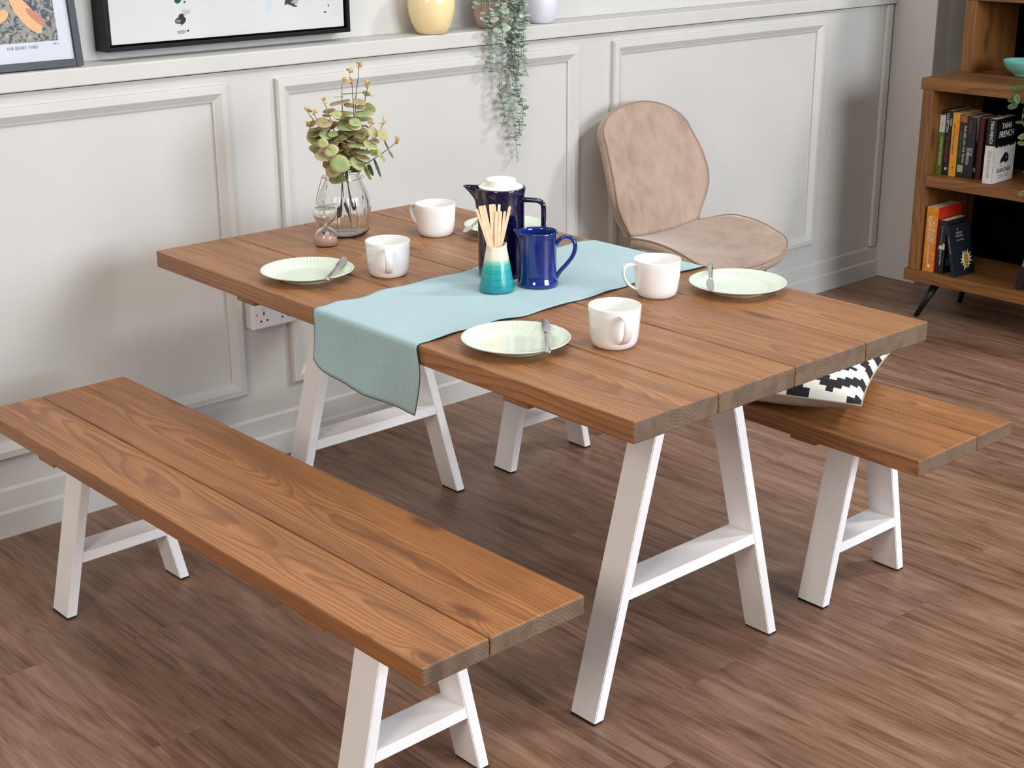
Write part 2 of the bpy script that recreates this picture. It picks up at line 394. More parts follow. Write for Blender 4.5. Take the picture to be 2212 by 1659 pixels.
mug('frontmost white mug, beside the nearest plate, handle turned right', 1.9658, -1.5871, cama(1.97, -1.59)+.36)
# ------------------------------------------------------------------ plates
m_plate = plain('pale_green_glazed_stoneware', (212, 226, 209), .2, .01, Coat_Weight=.4)
PL = 'pale green plates on the dining table'
def plate(label, x, y, rz=0):
    prof = [(0, .0035), (.040, .0030), (.058, .0002), (.062, .0004), (.0635, .0035), (.080, .0105), (.1000, .0180), (.1068, .0212), (.1075, .0224), (.1070, .0234), (.1050, .0232),
            (.1030, .0222), (.0985, .0204), (.091, .0176), (.083, .0147), (.0765, .0120), (.0740, .0108), (.0715, .0090), (.066, .0074), (.060, .0068), (.04, .0064), (0, .0062)]
    def fn(i, a, r, z):
        rib = {12: .35, 13: 1, 14: 1, 15: .8, 16: .3}.get(i, 0)
        c = cos(a*66); return (r*cos(a), r*sin(a), z+rib*.0013*(c if c > -.2 else -.2))
    t = lathe(prof, 528, fn)
    o = obj('dinner_plate', t, m_plate, smooth=True); o.location = (x, y, TT); o.rotation_euler[2] = rz
    prop(o, label, 'plate', PL)
plate('pale green plate on the left end of the table, nearest the wall', 1.8184, -.7499, .1)
plate('nearest pale green plate, beside the runner at the front of the table', 1.8138, -1.4684, .3)
plate('rightmost pale green plate, in front of the velvet chair', 2.4508, -1.4959, .2)
plate('pale green plate mostly hidden behind the tall dark blue pot', 2.4560, -.7200, .5)
# ------------------------------------------------------------------ butter knives
m_steel = plain('polished_steel', (205, 205, 205), .14, .03, metal=1)
def knife(label, a, b, za, zb, roll=.0):
    """a = handle end, b = blade tip (x, y)"""
    a = Vector((*a, za)); b = Vector((*b, zb)); L = (b-a).length; d = (b-a).normalized()
    t = thing('butter_knife', label, 'knife', a, 0, 'steel butter knives on the plates')
    side = Vector((0, 0, 1)).cross(d).normalized(); upv = d.cross(side)
    q = Matrix((d, side, upv)).transposed().to_4x4(); q = q @ Matrix.Rotation(roll, 4, 'X'); t.matrix_world = Matrix.Translation(a) @ q
    hl = L*.56; st = [(0, .0046, .0028), (.003, .0062, .0034), (.02, .0066, .0036), (hl*.6, .0052, .0032), (hl*.9, .0042, .0028), (hl, .0050, .0030), (hl+.004, .0044, .0022)]
    bm = bmesh.new(); R = []
    for x, wd, ht in st: R.append([bm.verts.new((x, wd*cos(2*pi*k/16), ht+ht*sin(2*pi*k/16))) for k in range(16)])
    for p, r_ in zip(R, R[1:]):
        for k in range(16): bm.faces.new((p[k], p[(k+1) % 16], r_[(k+1) % 16], r_[k]))
    bm.faces.new(R[0][::-1]); bm.faces.new(R[-1]); obj('handle', bm, m_steel, t, smooth=True)
    bl = L-hl; out = [(hl, -.0040), (hl+.006, -.0060), (hl+bl*.18, -.0085), (hl+bl*.35, -.0105), (hl+bl*.7, -.0100), (hl+bl*.9, -.0060), (L, .0020), (hl+bl*.93, .0060), (hl+bl*.6, .0066), (hl+bl*.2, .0060), (hl, .0040)]
    out = [(p.x, p.y) for p in spline([(x, y, 0) for x, y in out], 3)]
    bm = bmesh.new(); extrude_poly(bm, out, lambda x, y: Vector((x, y, .0020)), (0, 0, .0013)); obj('blade', bm, m_steel, t)
knife('butter knife across the leftmost plate, blade pointing right', (1.7824, -.8768), (1.936, -.734), .7838, .7838, .15)
knife('butter knife across the nearest plate, handle toward the camera', (1.7808, -1.5933), (1.9281, -1.4278), .7838, .7838)
knife('butter knife across the rightmost plate, handle toward the chair', (2.5031, -1.3712), (2.3405, -1.5133), .7838, .7838)
knife('butter knife on the plate behind the tall dark blue pot', (2.4600, -.6300), (2.3034, -.7354), .7838, .7838)
# ------------------------------------------------------------------ dark blue lidded pot
m_navy = plain('navy_glaze', (10, 12, 52), .08, .15, Coat_Weight=.6)
m_blue = plain('cobalt_blue_glaze', (18, 42, 112), .08, .12, 9, Coat_Weight=.6)
m_lid = plain('matt_white_stoneware', (238, 236, 230), .5, .01)
LV = Vector((-cos(CAM_YAW), sin(CAM_YAW), 0))          # toward picture left: the spouts point this way
def spouted(prof, r_sp, z_lo, z_hi, reach, width, dirv, n=96):
    da = math.atan2(dirv.y, dirv.x)
    def fn(i, a, r, z):
        d = (a-da+pi) % (2*pi)-pi; f = math.exp(-(d/width)**2); h = min(1, max(0, (z-z_lo)/(z_hi-z_lo)))
        if prof[i][0] < r_sp*.6: f = 0
        rr = r+reach*f*h**1.6; return (rr*cos(a), rr*sin(a), z+.004*f*h)
    return lathe(prof, n, fn)
def strap(pts, rads, n=12): return T(spline(pts, 6), rads, n)
cf = thing('lidded_coffee_pot', 'tall dark navy ceramic pot with white lid and square handle on the runner', 'coffee pot', (2.1569, -1.0407, RT))
pr = [(0, .001), (.049, .001), (.0525, .003), (.0535, .008), (.0535, .05), (.0533, .12), (.0530, .165), (.0532, .180), (.0545, .192), (.0562, .2015), (.0563, .2045), (.0550, .2060), (.0530, .2050), (.0515, .200), (.0500, .18), (.0495, .10), (.0495, .02), (.046, .008), (0, .008)]
bm = spouted(pr, .05, .155, .2045, .030, .24, LV, 120); obj('body', bm, m_navy, cf, smooth=True)
H = -LV+Vector((-.12, -.30, 0)); H.normalize(); hp = lambda r, z: H*r+Vector((0, 0, z))
obj('handle', strap([hp(.050, .178), hp(.064, .1785), hp(.085, .178), hp(.0965, .172), hp(.0995, .158), hp(.0995, .12), hp(.0995, .075), hp(.096, .062), hp(.083, .055), hp(.060, .053), hp(.050, .053)], .0058), m_navy, cf, smooth=True)
lid = obj('lid', lathe([(0, .2035), (.030, .2035), (.0500, .2045), (.0506, .2065), (.0495, .2078), (.0352, .2082), (.0340, .2092), (.0342, .2200), (.0336, .2228), (.0318, .2238), (.0300, .2232), (0, .2228)], 72), m_lid, cf, smooth=True, sharp=40)
# ------------------------------------------------------------------ blue jug
jg = thing('milk_jug', 'small glossy cobalt blue jug with curved handle on the runner', 'jug', (2.1574, -1.1633, RT))
pr = [(0, .001), (.042, .001), (.0455, .003), (.0460, .008), (.0448, .013), (.0425, .018), (.0418, .03), (.0416, .07), (.0416, .105), (.0420, .115), (.0432, .1205), (.0434, .1235), (.0424, .1250), (.0408, .1240), (.0394, .118), (.0388, .10), (.0386, .03), (.036, .012), (0, .010)]
bm = spouted(pr, .038, .085, .1235, .0125, .26, LV); obj('body', bm, m_blue, jg, smooth=True)
H2 = (-LV+Vector((-.05, -.10, 0))).normalized(); hp = lambda r, z: H2*r+Vector((0, 0, z))
obj('handle', strap([hp(.0400, .093), hp(.044, .1000), hp(.055, .1105), (hp(.068, .1120)), hp(.0795, .103), hp(.0830, .088), hp(.078, .070), hp(.066, .052), hp(.052, .036), hp(.0440, .025), hp(.0415, .018)],
    [.0062, .0058]+[.0048]*57+[.005, .006]), m_blue, jg, smooth=True)
# ------------------------------------------------------------------ teal bottle with stirring sticks
s = N('teal_ombre_glaze'); sx = s.new('ShaderNodeSeparateXYZ'); s.link(s.obj(), sx.inputs[0]); z = sx.outputs[2]
z2 = s.math('ADD', z, s.math('MULTIPLY', s.math('SUBTRACT', s.noise(s.obj(), 30, 2), .5), .006))
c = s.ramp(s.math('DIVIDE', z2, .105), [(0, (18, 128, 138)), (.3, (26, 150, 156)), (.52, (38, 160, 156)), (.66, (112, 196, 176)), (.73, (222, 214, 192)), (.80, (232, 218, 196)), (1, (226, 208, 184))])
bd = s.math('MULTIPLY', s.math('LESS_THAN', s.math('FRACT', s.math('MULTIPLY', z2, 66)), .16), s.math('LESS_THAN', z, .07))
c = s.mix(s.math('MULTIPLY', bd, .45), c, srgb((8, 108, 122)))
s.set(Base_Color=c, Roughness=.28, Coat_Weight=.3); m_teal = s.m
def mouth(i, a, r, z):
    rr = r; zz = z
    if prf[i][2]:
        rr = r+.0016*cos(2*a+.7)*prf[i][2]; zz = z+.0034*cos(2*a+1.2)*prf[i][2]
    return (rr*cos(a), rr*sin(a), zz)
prf = [(0, .001, 0), (.036, .001, 0), (.0392, .0025, 0), (.0396, .006, 0), (.0360, .025, 0), (.0318, .05, 0), (.0272, .075, 0), (.0236, .092, .2), (.0216, .100, .8), (.0214, .1040, 1), (.0205, .1050, 1), (.0196, .1040, 1), (.0205, .098, .5), (.0265, .065, 0), (.033, .025, 0), (.034, .006, 0), (0, .005, 0)]
prop(bt := obj('bottle_vase', lathe([p[:2] for p in prf], 72, mouth), m_teal, smooth=True), 'small cone-shaped bottle glazed teal with a cream neck, holding wooden sticks', 'vase'); bt.location = (2.059, -1.1348, RT)
m_stick = plain('pale_birch', (234, 202, 166), .65, .05, 60)
STK = [((2.0369,-1.0947,.9434),(2.0431,-1.1300,.868)),((2.0435,-1.098,.9491),(2.0446,-1.1310,.868)),((2.0467,-1.1005,.95),(2.0485,-1.1330,.868)),((2.0514,-1.1043,.9509),(2.0500,-1.1350,.868)),((2.0616,-1.1126,.9528),(2.0550,-1.1290,.8699)),((2.0663,-1.1164,.9537),(2.0600,-1.1300,.8775)),((2.0684,-1.1186,.9527),(2.0640,-1.1330,.8775)),((2.0763,-1.1258,.9527),(2.0570,-1.1400,.8775)),((2.0929,-1.1426,.9487),(2.0700,-1.1420,.8736)),((2.0685,-1.1259,.9375),(2.0500,-1.1410,.867)),((2.0755,-1.1317,.9384),(2.0550,-1.1450,.867)),((2.0822,-1.1378,.9383),(2.0610,-1.1470,.8679)),((2.0886,-1.1443,.9367),(2.0650,-1.1440,.8698))]
SW = ['leftmost of the pale sticks in the teal bottle', 'second pale stick from the left in the teal bottle', 'third pale stick from the left in the teal bottle', 'fourth pale stick from the left in the teal bottle',
      'tall pale stick left of the middle of the bunch, half hidden', 'tallest pale stick, at the middle of the bunch', 'tall pale stick just right of the tallest one', 'tall pale stick standing behind the short middle pair', 'tall thin pale stick at the far right back of the bunch',
      'short pale stick at the front middle of the bunch', 'short pale stick just right of the front middle one', 'wide short pale stick right of the front pair', 'short pale stick at the front right of the bunch']
base_stick = None
for i, ((ax, ay, az), (bx, by, bz)) in enumerate(STK):
    a = Vector((ax, ay, az)); b = Vector((bx, by, bz)); c0 = Vector((2.059, -1.1348, 0)); d = (b-a).normalized()
    # run down to the inside floor of the bottle, staying inside its wall
    L = (a.z-.7725)/-d.z; e = a+d*L; off = Vector((e.x-c0.x, e.y-c0.y, 0))
    if off.length > .027: e = Vector((c0.x, c0.y, e.z))+off.normalized()*.027; d = (e-a).normalized()
    if base_stick is None:
        ln = .178; outl = [(-.003, .003)]+[(-.003, ln-.003)]+[(.003*cos(pi-q*pi/6), ln-.003+.003*sin(q*pi/6)) for q in range(1, 6)]+[(.003, ln-.003), (.003, .003)]+[(.003*cos(q*pi/6), .003-.003*sin(q*pi/6)) for q in range(1, 6)]
        bm = bmesh.new(); extrude_poly(bm, outl, lambda x, y: Vector((x, -.0007, y)), (0, .0014, 0)); o = base_stick = obj('stirring_stick', bm, m_stick)
    else: o = base_stick.copy(); COL.objects.link(o)
    zz = -d; vd = Vector((-.6+.25*sin(i*2.1), -.7, 0)); yy = (vd-zz*vd.dot(zz)).normalized(); xx = yy.cross(zz)
    Mx = Matrix((xx, yy, zz)).transposed().to_4x4(); Mx.translation = a-zz*.178*1.0; o.matrix_world = Mx
    prop(o, SW[i], 'stick', 'wooden sticks in the teal bottle')
# ------------------------------------------------------------------ glass
def glass(name, tint=(1, 1, 1, 1), rough=0, ior=1.45):
    s = N(name); s.set(Base_Color=tint, Roughness=rough, IOR=ior, Transmission_Weight=1.0); 
    nz = s.noise(s.obj(), 25, 2); s.bump(nz, .03, .001); return s.m
m_glass = glass('clear_pressed_glass', (.99, 1.0, .985, 1)); m_thin = glass('clear_thin_glass')
m_brass = plain('pale_gold_wire', (205, 178, 128), .3, .05, metal=1)
jar = thing('glass_jar_vase', 'ribbed clear glass jar with wire handle holding the eucalyptus', 'vase', (2.1339, -.4605, TT))
po = [(0, .001), (.040, .001), (.052, .003), (.0585, .009), (.0625, .02), (.0665, .045), (.0680, .070), (.0665, .092), (.0600, .115), (.0500, .136), (.0440, .148), (.0428, .152), (.0440, .156), (.0428, .160), (.0426, .166), (.0436, .170), (.0428, .1722)]
pi_ = [(.0412, .1715), (.0408, .165), (.0410, .152), (.0424, .146), (.0482, .1335), (.0580, .1135), (.0644, .091), (.0658, .070), (.0644, .045), (.0604, .021), (.055, .0095), (.045, .0062), (0, .0055)]
def rib(i, a, r, z):
    k = max(0, min(1, (z-.004)/.02))*max(0, min(1, (.140-z)/.03)); rr = r*(1+(.030 if i < len(po) else .016)*k*abs(cos(a*12))-.012*k)
    return (rr*cos(a), rr*sin(a), z)
obj('body', lathe(po+pi_, 192, rib), m_glass, jar, smooth=True)
cr = T([(.0462*cos(2*pi*k/48), .0462*sin(2*pi*k/48), .1490) for k in range(48)], .0009, 8, True)
LVa = math.atan2(LV.y, LV.x); e0 = Vector((cos(LVa), sin(LVa), 0)); 
wire = obj('wire_handle', cr, m_brass, jar, smooth=True)
bm = bmesh.new()
tube(bm, spline([e0*.047+Vector((0, 0, .149)), e0*.053+Vector((0, 0, .150)), e0*.0605+Vector((0, 0, .128)), e0*.0705+Vector((0, 0, .09)), e0*.072+Vector((.004, -.01, .079)), e0*.060+Vector((.03, -.03, .083))], 5), .0009, 6)
obj('bail', bm, m_brass, wire, smooth=True)
for sg in (1, -1):
    bm = bmesh.new(); tube(bm, [e0*sg*.0495+Vector((0, 0, .1515))+Vector((e0.x*.0038*cos(q), e0.y*.0038*cos(q), .0038*sin(q))) for q in [2*pi*k/14 for k in range(14)]], .0008, 6, True)
    obj('handle_loop', bm, m_brass, wire, smooth=True)
# hourglass
hg = thing('hourglass', 'small clear hourglass with pinkish brown sand beside the glass jar', 'hourglass', (2.0349, -.5175, TT))
ho = [(0, .0006), (.026, .0006), (.0288, .003), (.0296, .012), (.0292, .020), (.0270, .030), (.0215, .0385), (.0135, .0440), (.0062, .0475), (.0052, .0500), (.0064, .0530), (.0140, .0575), (.0225, .0640), (.0280, .0730), (.0300, .0840), (.0297, .0925), (.0285, .0948), (.0260, .0955), (0, .0950)]
hi = [(0, .0938), (.0262, .0938), (.0282, .0920), (.0285, .084), (.0266, .0738), (.0212, .0652), (.0130, .0590), (.0045, .0540), (.0030, .0500), (.0043, .0468), (.0126, .0426), (.0204, .0373), (.0256, .0293), (.0277, .0197), (.0281, .012), (.0274, .0040), (.0255, .0022), (0, .0022)]
bm = lathe(ho, 72); b2 = lathe(hi, 72); bmesh.ops.recalc_face_normals(bm, faces=bm.faces); bmesh.ops.recalc_face_normals(b2, faces=b2.faces); bmesh.ops.reverse_faces(b2, faces=b2.faces); me = bpy.data.meshes.new('t'); b2.to_mesh(me); b2.free(); bm.from_mesh(me)
o = obj('bulbs', bm, m_thin, hg, smooth=True, recalc=False)
m_sand = plain('pinkish_sand', (214, 178, 162), .9, .06, 300)
obj('sand', lathe([(0, .0024), (.0252, .0024), (.0270, .0042), (.0277, .012), (.0276, .0165), (.022, .0210), (.010, .0265), (0, .0300)], 48), m_sand, hg, smooth=True)
LEAVES = [[2.1447,-0.4572,1.0693,-0.1222,-0.1441,0.982,0.7425,-0.6698,-0.0059,0.0246,0.0216,"g"],[2.185,-0.4931,1.0699,-0.1556,-0.181,0.9711,0.7425,-0.6698,-0.0059,0.0226,0.0199,"g"],[2.1335,-0.4888,1.0409,-0.1067,-0.2355,0.966,0.7202,-0.6881,-0.0882,0.0235,0.0206,"g"],[2.1366,-0.5245,1.0009,-0.1328,-0.1558,0.9788,0.7425,-0.6698,-0.0059,0.0224,0.0197,"g"],[2.0826,-0.5236,0.9597,-0.6314,-0.7029,0.3274,0.6213,-0.7113,-0.3287,0.0233,0.0205,"g"],[2.077,-0.4999,0.9386,-0.6314,-0.7029,0.3274,0.7425,-0.6698,-0.0059,0.0166,0.0146,"p"],[2.0899,-0.5002,0.9173,-0.3158,-0.3578,0.8788,0.7425,-0.6698,-0.0059,0.0196,0.0172,"o"],[2.0607,-0.4824,0.9756,-0.1157,-0.4981,0.8594,0.6213,-0.7113,-0.3287,0.0194,0.0171,"p"],[2.0743,-0.5012,0.9919,-0.5904,-0.5356,0.6038,0.7751,-0.585,0.2389,0.0174,0.0154,"y"],[2.0595,-0.4869,1.0093,-0.6314,-0.7029,0.3274,0.7425,-0.6698,-0.0059,0.0126,0.0111,"y"],[2.0712,-0.4316,1.0129,-0.2772,-0.7886,0.5488,0.3061,-0.614,-0.7276,0.0176,0.0155,"o"],[2.11,-0.4302,1.0299,-0.4467,0.0191,0.8945,0.7674,-0.5058,0.394,0.0168,0.0147,"o"],[2.1518,-0.4375,1.0949,-0.2058,0.0453,0.9776,0.7728,-0.6054,0.1907,0.0246,0.0217,"p"],[2.1828,-0.4782,1.0979,-0.0044,-0.4226,0.9063,0.6213,-0.7113,-0.3287,0.0157,0.0138,"p"],[2.1737,-0.4467,1.0867,-0.0379,-0.3638,0.9307,0.6594,-0.7089,-0.2502,0.0138,0.0122,"y"],[2.1872,-0.4746,1.0834,-0.2525,-0.288,0.9237,0.7425,-0.6698,-0.0059,0.0128,0.0113,"y"],[2.2163,-0.4746,1.0784,-0.1896,-0.6897,0.6988,0.4801,-0.686,-0.5467,0.0149,0.0131,"o"],[2.1924,-0.4364,1.1143,0.0231,0.1184,0.9927,0.7563,-0.6514,0.0601,0.0248,0.0218,"g"],[2.1639,-0.4147,1.106,0.0231,0.1184,0.9927,0.7563,-0.6514,0.0601,0.0119,0.0105,"g"],[2.2189,-0.4603,1.114,-0.6314,-0.7029,0.3274,0.6213,-0.7113,-0.3287,0.0099,0.0048,"o"],[2.222,-0.4657,1.1084,0.0216,0.0152,0.9997,0.7425,-0.6698,-0.0059,0.0119,0.0105,"y"],[2.185,-0.4856,1.0554,-0.1572,-0.1827,0.9705,0.7425,-0.6698,-0.0059,0.0197,0.0173,"y"],[2.1623,-0.5078,1.0252,-0.2883,-0.6416,0.7108,0.5785,-0.7082,-0.4046,0.0206,0.0181,"p"],[2.1726,-0.5432,1.0301,-0.0759,-0.8897,0.4502,0.044,-0.4541,-0.8899,0.014,0.0123,"y"],[2.1901,-0.5615,1.0245,-0.1855,-0.879,0.4393,0.044,-0.4541,-0.8899,0.0146,0.0129,"y"],[2.1781,-0.5442,1.0082,-0.1596,-0.5255,0.8357,0.6213,-0.7113,-0.3287,0.0107,0.0095,"p"],[2.1612,-0.5467,1.0007,0.0179,-0.6155,0.7879,0.4801,-0.686,-0.5467,0.0179,0.0158,"y"],[2.1502,-0.5311,0.9825,0.0185,-0.1753,0.9843,0.7042,-0.6966,-0.1373,0.0215,0.0189,"g"],[2.1705,-0.5494,0.9823,-0.5976,-0.6664,0.446,0.7425,-0.6698,-0.0059,0.0107,0.0095,"g"],[2.1457,-0.533,0.9696,0.0109,-0.4116,0.9113,0.6213,-0.7113,-0.3287,0.0176,0.0155,"p"],[2.1262,-0.5357,0.9567,-0.006,-0.7243,0.6894,0.3671,-0.6429,-0.6723,0.0195,0.0172,"g"],[2.1345,-0.4926,0.9736,-0.6615,-0.2713,0.6992,0.7364,-0.4113,0.5371,0.0187,0.0164,"o"],[2.1311,-0.4818,0.9904,-0.8218,-0.1771,0.5416,0.5648,-0.1275,0.8153,0.0177,0.0156,"p"],[2.1139,-0.4841,1.0133,-0.473,-0.1669,0.8651,0.7742,-0.5475,0.3177,0.0152,0.0134,"y"],[2.1037,-0.4693,1.0254,-0.312,-0.3536,0.8819,0.7425,-0.6698,-0.0059,0.0127,0.0112,"g"],[2.1209,-0.4323,1.077,-0.6314,-0.7029,0.3274,0.7701,-0.618,0.1583,0.0147,0.0055,"o"],[2.1139,-0.4311,1.0658,-0.6314,-0.7029,0.3274,0.7425,-0.6698,-0.0059,0.0108,0.0035,"o"],[2.075,-0.4315,1.0359,-0.25,-0.0142,0.9681,0.7728,-0.6054,0.1907,0.0147,0.0129,"o"],[2.0917,-0.4312,1.0536,-0.6314,-0.7029,0.3274,0.5648,-0.1275,0.8153,0.0082,0.0047,"o"],[2.0815,-0.4111,1.0466,-0.6481,-0.4131,0.6398,0.7548,-0.4603,0.4674,0.0098,0.0086,"o"],[2.0763,-0.4864,0.9663,-0.3102,-0.1459,0.9394,0.7701,-0.618,0.1583,0.0146,0.0129,"g"],[2.1473,-0.4817,1.0219,0.0238,-0.2131,0.9767,0.6925,-0.7012,-0.1698,0.0147,0.013,"p"],[2.1554,-0.4354,1.0451,-0.473,-0.1669,0.8651,0.7742,-0.5475,0.3177,0.0129,0.0113,"p"],[2.1426,-0.5363,0.9566,0.0664,-0.1724,0.9828,0.6925,-0.7012,-0.1698,0.0166,0.0146,"g"],[2.0879,-0.4619,0.9498,-0.6314,-0.7029,0.3274,0.7425,-0.6698,-0.0059,0.0118,0.0104,"o"],[2.1071,-0.4058,1.0155,-0.5528,-0.3403,0.7607,0.7742,-0.5475,0.3177,0.0188,0.0166,"o"],[2.162,-0.4632,0.9982,-0.4066,-0.4576,0.7907,0.7425,-0.6698,-0.0059,0.0188,0.0166,"o"],[2.1398,-0.458,0.9665,-0.5361,-0.4923,0.6857,0.7701,-0.618,0.1583,0.0198,0.0174,"o"],[2.1304,-0.439,0.9891,-0.5122,-0.5734,0.6395,0.7425,-0.6698,-0.0059,0.0168,0.0148,"d"],[2.1844,-0.4664,1.0039,-0.4536,-0.5092,0.7314,0.7425,-0.6698,-0.0059,0.0179,0.0157,"o"],[2.1785,-0.4436,1.0416,-0.3325,-0.3762,0.8648,0.7425,-0.6698,-0.0059,0.0179,0.0157,"o"],[2.1418,-0.4131,1.0362,-0.4794,-0.1796,0.859,0.7742,-0.5475,0.3177,0.0159,0.014,"o"],[2.1553,-0.4878,0.9326,-0.1445,-0.5163,0.8442,0.6213,-0.7113,-0.3287,0.0139,0.0122,"o"],[2.181,-0.564,0.9711,0.4788,-0.7018,0.5275,0.1513,-0.5259,-0.837,0.0147,0.0129,"y"],[2.1792,-0.5484,0.9401,-0.1163,-0.887,0.4469,0.044,-0.4541,-0.8899,0.022,0.004,"d"],[2.1711,-0.5288,0.9361,-0.6314,-0.7029,0.3274,0.0845,-0.4821,-0.872,0.0168,0.0047,"d"],[2.158,-0.5342,0.9297,-0.6314,-0.7029,0.3274,0.1113,-0.5001,-0.8588,0.0187,0.0051,"o"],[2.2087,-0.549,0.9957,-0.3834,-0.8235,0.4181,0.0845,-0.4821,-0.872,0.0114,0.0021,"d"],[2.2122,-0.5625,0.9734,-0.6314,-0.7029,0.3274,0.204,-0.558,-0.8044,0.0114,0.0028,"o"],[2.2,-0.4805,1.0345,-0.6314,-0.7029,0.3274,0.5313,-0.6998,-0.4775,0.0079,0.0016,"d"]]
STEMS = [[[2.2188,-0.4314,1.1759],[2.2107,-0.4372,1.1479],[2.1981,-0.4434,1.1105],[2.1775,-0.4597,1.0356],[2.1531,-0.4727,0.9608],[2.1384,-0.4769,0.9234]],[[2.1791,-0.454,1.1425],[2.1762,-0.4594,1.1025],[2.1676,-0.471,1.038],[2.1473,-0.4775,0.9621],[2.1369,-0.4755,0.9234]],[[2.178,-0.4121,1.1387],[2.1707,-0.4204,1.1069],[2.1629,-0.4308,1.0695],[2.1487,-0.46,0.9796],[2.1369,-0.4755,0.9234]],[[2.2246,-0.4585,1.129],[2.2124,-0.4615,1.0991],[2.1833,-0.4693,1.0262],[2.1509,-0.4751,0.9514],[2.1377,-0.4762,0.9234]],[[2.1163,-0.4199,1.0947],[2.1217,-0.4244,1.077],[2.1258,-0.4331,1.0481],[2.1297,-0.445,1.0117],[2.1327,-0.4667,0.9526],[2.1369,-0.4755,0.9234]],[[2.0747,-0.4063,1.0741],[2.0856,-0.4096,1.0577],[2.1013,-0.4223,1.03],[2.115,-0.443,0.9815],[2.1355,-0.4742,0.9234]],[[2.0826,-0.4219,1.0711],[2.0921,-0.4265,1.0452],[2.1049,-0.4377,1.0117],[2.121,-0.4571,0.9667],[2.1362,-0.4749,0.9234]],[[2.2286,-0.5645,1.0008],[2.2141,-0.5503,0.985],[2.2,-0.5356,0.971],[2.1772,-0.5157,0.9515],[2.1518,-0.4926,0.9337],[2.138,-0.4773,0.9215]],[[2.1957,-0.5555,1.0484],[2.1894,-0.5398,1.0239],[2.1819,-0.5224,1.0011],[2.1577,-0.4995,0.9577],[2.1399,-0.4782,0.9234]],[[2.1853,-0.519,1.0454],[2.1811,-0.5068,1.0229],[2.1644,-0.492,0.9817],[2.1391,-0.4775,0.9234]],[[2.0745,-0.4056,1.0448],[2.0833,-0.4069,1.0282],[2.1018,-0.4224,1.0003],[2.1359,-0.4737,0.9253]],[[2.1072,-0.4612,1.0494],[2.1171,-0.4572,1.0264],[2.1273,-0.463,0.9826],[2.1374,-0.4751,0.9252]],[[2.062,-0.4832,1.0067],[2.0818,-0.4704,0.991],[2.1075,-0.469,0.9621],[2.1369,-0.4755,0.9234]]]
TIPS = [[2.2194,-0.4307,1.1787],[2.1982,-0.4185,1.1639],[2.182,-0.4127,1.1453],[2.1799,-0.4525,1.1472],[2.2262,-0.4582,1.1327],[2.1164,-0.4183,1.0984],[2.0739,-0.4043,1.0769],[2.0825,-0.4206,1.0739],[2.0738,-0.405,1.0448],[2.1072,-0.4612,1.0494],[2.1867,-0.519,1.0482],[2.1968,-0.5543,1.053],[2.2298,-0.5647,1.0026]]
TRAIL = [[[2.979,-0.045,1.3598],[3.0057,-0.045,1.2966],[3.0109,-0.045,1.2052],[3.0189,-0.045,1.1507],[3.0182,-0.045,1.0995],[3.0198,-0.045,1.0574]],[[3.0513,-0.05,1.3382],[3.0507,-0.05,1.2757],[3.0544,-0.05,1.2186],[3.0583,-0.05,1.1705],[3.0598,-0.05,1.0965],[3.0547,-0.05,1.032],[3.0521,-0.05,0.9865],[3.0694,-0.05,0.9353]],[[3.0693,-0.05,0.9254],[3.0488,-0.05,0.8827]],[[3.0808,-0.035,0.9491],[3.1099,-0.035,0.9261],[3.121,-0.035,0.8847],[3.1275,-0.035,0.8264],[3.1341,-0.035,0.7642]],[[3.1079,-0.045,1.3039],[3.1161,-0.045,1.1919],[3.1112,-0.045,1.1277],[3.1198,-0.045,1.0618],[3.1239,-0.045,0.9856],[3.1013,-0.045,0.9862],[3.083,-0.045,0.9532]],[[3.1209,-0.05,1.2877],[3.1293,-0.05,1.1913],[3.1246,-0.05,1.1368],[3.1265,-0.05,1.078],[3.1194,-0.05,0.9965],[3.1419,-0.05,0.9511],[3.1416,-0.05,0.8942],[3.13,-0.05,0.8517],[3.1072,-0.05,0.851]],[[3.1251,-0.06,1.2879],[3.1381,-0.06,1.1914],[3.1356,-0.06,1.1367],[3.1422,-0.06,1.0776],[3.1534,-0.06,1.0405]],[[3.108,-0.04,1.3037],[3.1116,-0.04,1.1758],[3.1067,-0.04,1.1114],[3.1152,-0.04,1.0454],[3.1194,-0.04,1.0021]],[[2.9488,-0.03,1.305],[2.9651,-0.03,1.2731],[2.9647,-0.03,1.2512]],[[2.9951,-0.04,1.2969],[3.0117,-0.04,1.2585],[3.007,-0.04,1.2304],[3.0197,-0.04,1.2091]],[[3.1164,-0.055,1.2976],[3.1429,-0.055,1.2517],[3.1518,-0.055,1.2256],[3.1607,-0.055,1.1928]],[[3.077,-0.05,1.2994],[3.0898,-0.05,1.2482],[3.0719,-0.05,1.2111],[3.0544,-0.05,1.2154]],[[3.047,-0.03,1.3031],[3.0773,-0.03,1.2795],[3.0682,-0.03,1.2451]]]
# ------------------------------------------------------------------ eucalyptus bunch in the jar
def leafmat(name, base, edge, rough=.55):
    s = N(name); at = s.new('ShaderNodeAttribute', attribute_name='lf').outputs['Vector']; sx = s.new('ShaderNodeSeparateXYZ'); s.link(at, sx.inputs[0])
    n = s.noise(s.obj(), 40, 3, .6)
    f = s.math('ADD', sx.outputs[0], s.math('MULTIPLY', s.math('SUBTRACT', n, .5), .9))
    c = s.mix(s.ramp(f, [(.45, 0.0), (1.0, 1.0)]), srgb(base), srgb(edge)); s.set(Base_Color=c, Roughness=rough, Sheen_Weight=.1)
    tr = s.new('ShaderNodeBsdfTranslucent'); s.link(c, tr.inputs[0]); ms = s.new('ShaderNodeMixShader'); ms.inputs[0].default_value = .22
    s.link(s.b.outputs[0], ms.inputs[1]); s.link(tr.outputs[0], ms.inputs[2]); s.link(ms.outputs[0], s.n['Material Output'].inputs[0])
    return s.m
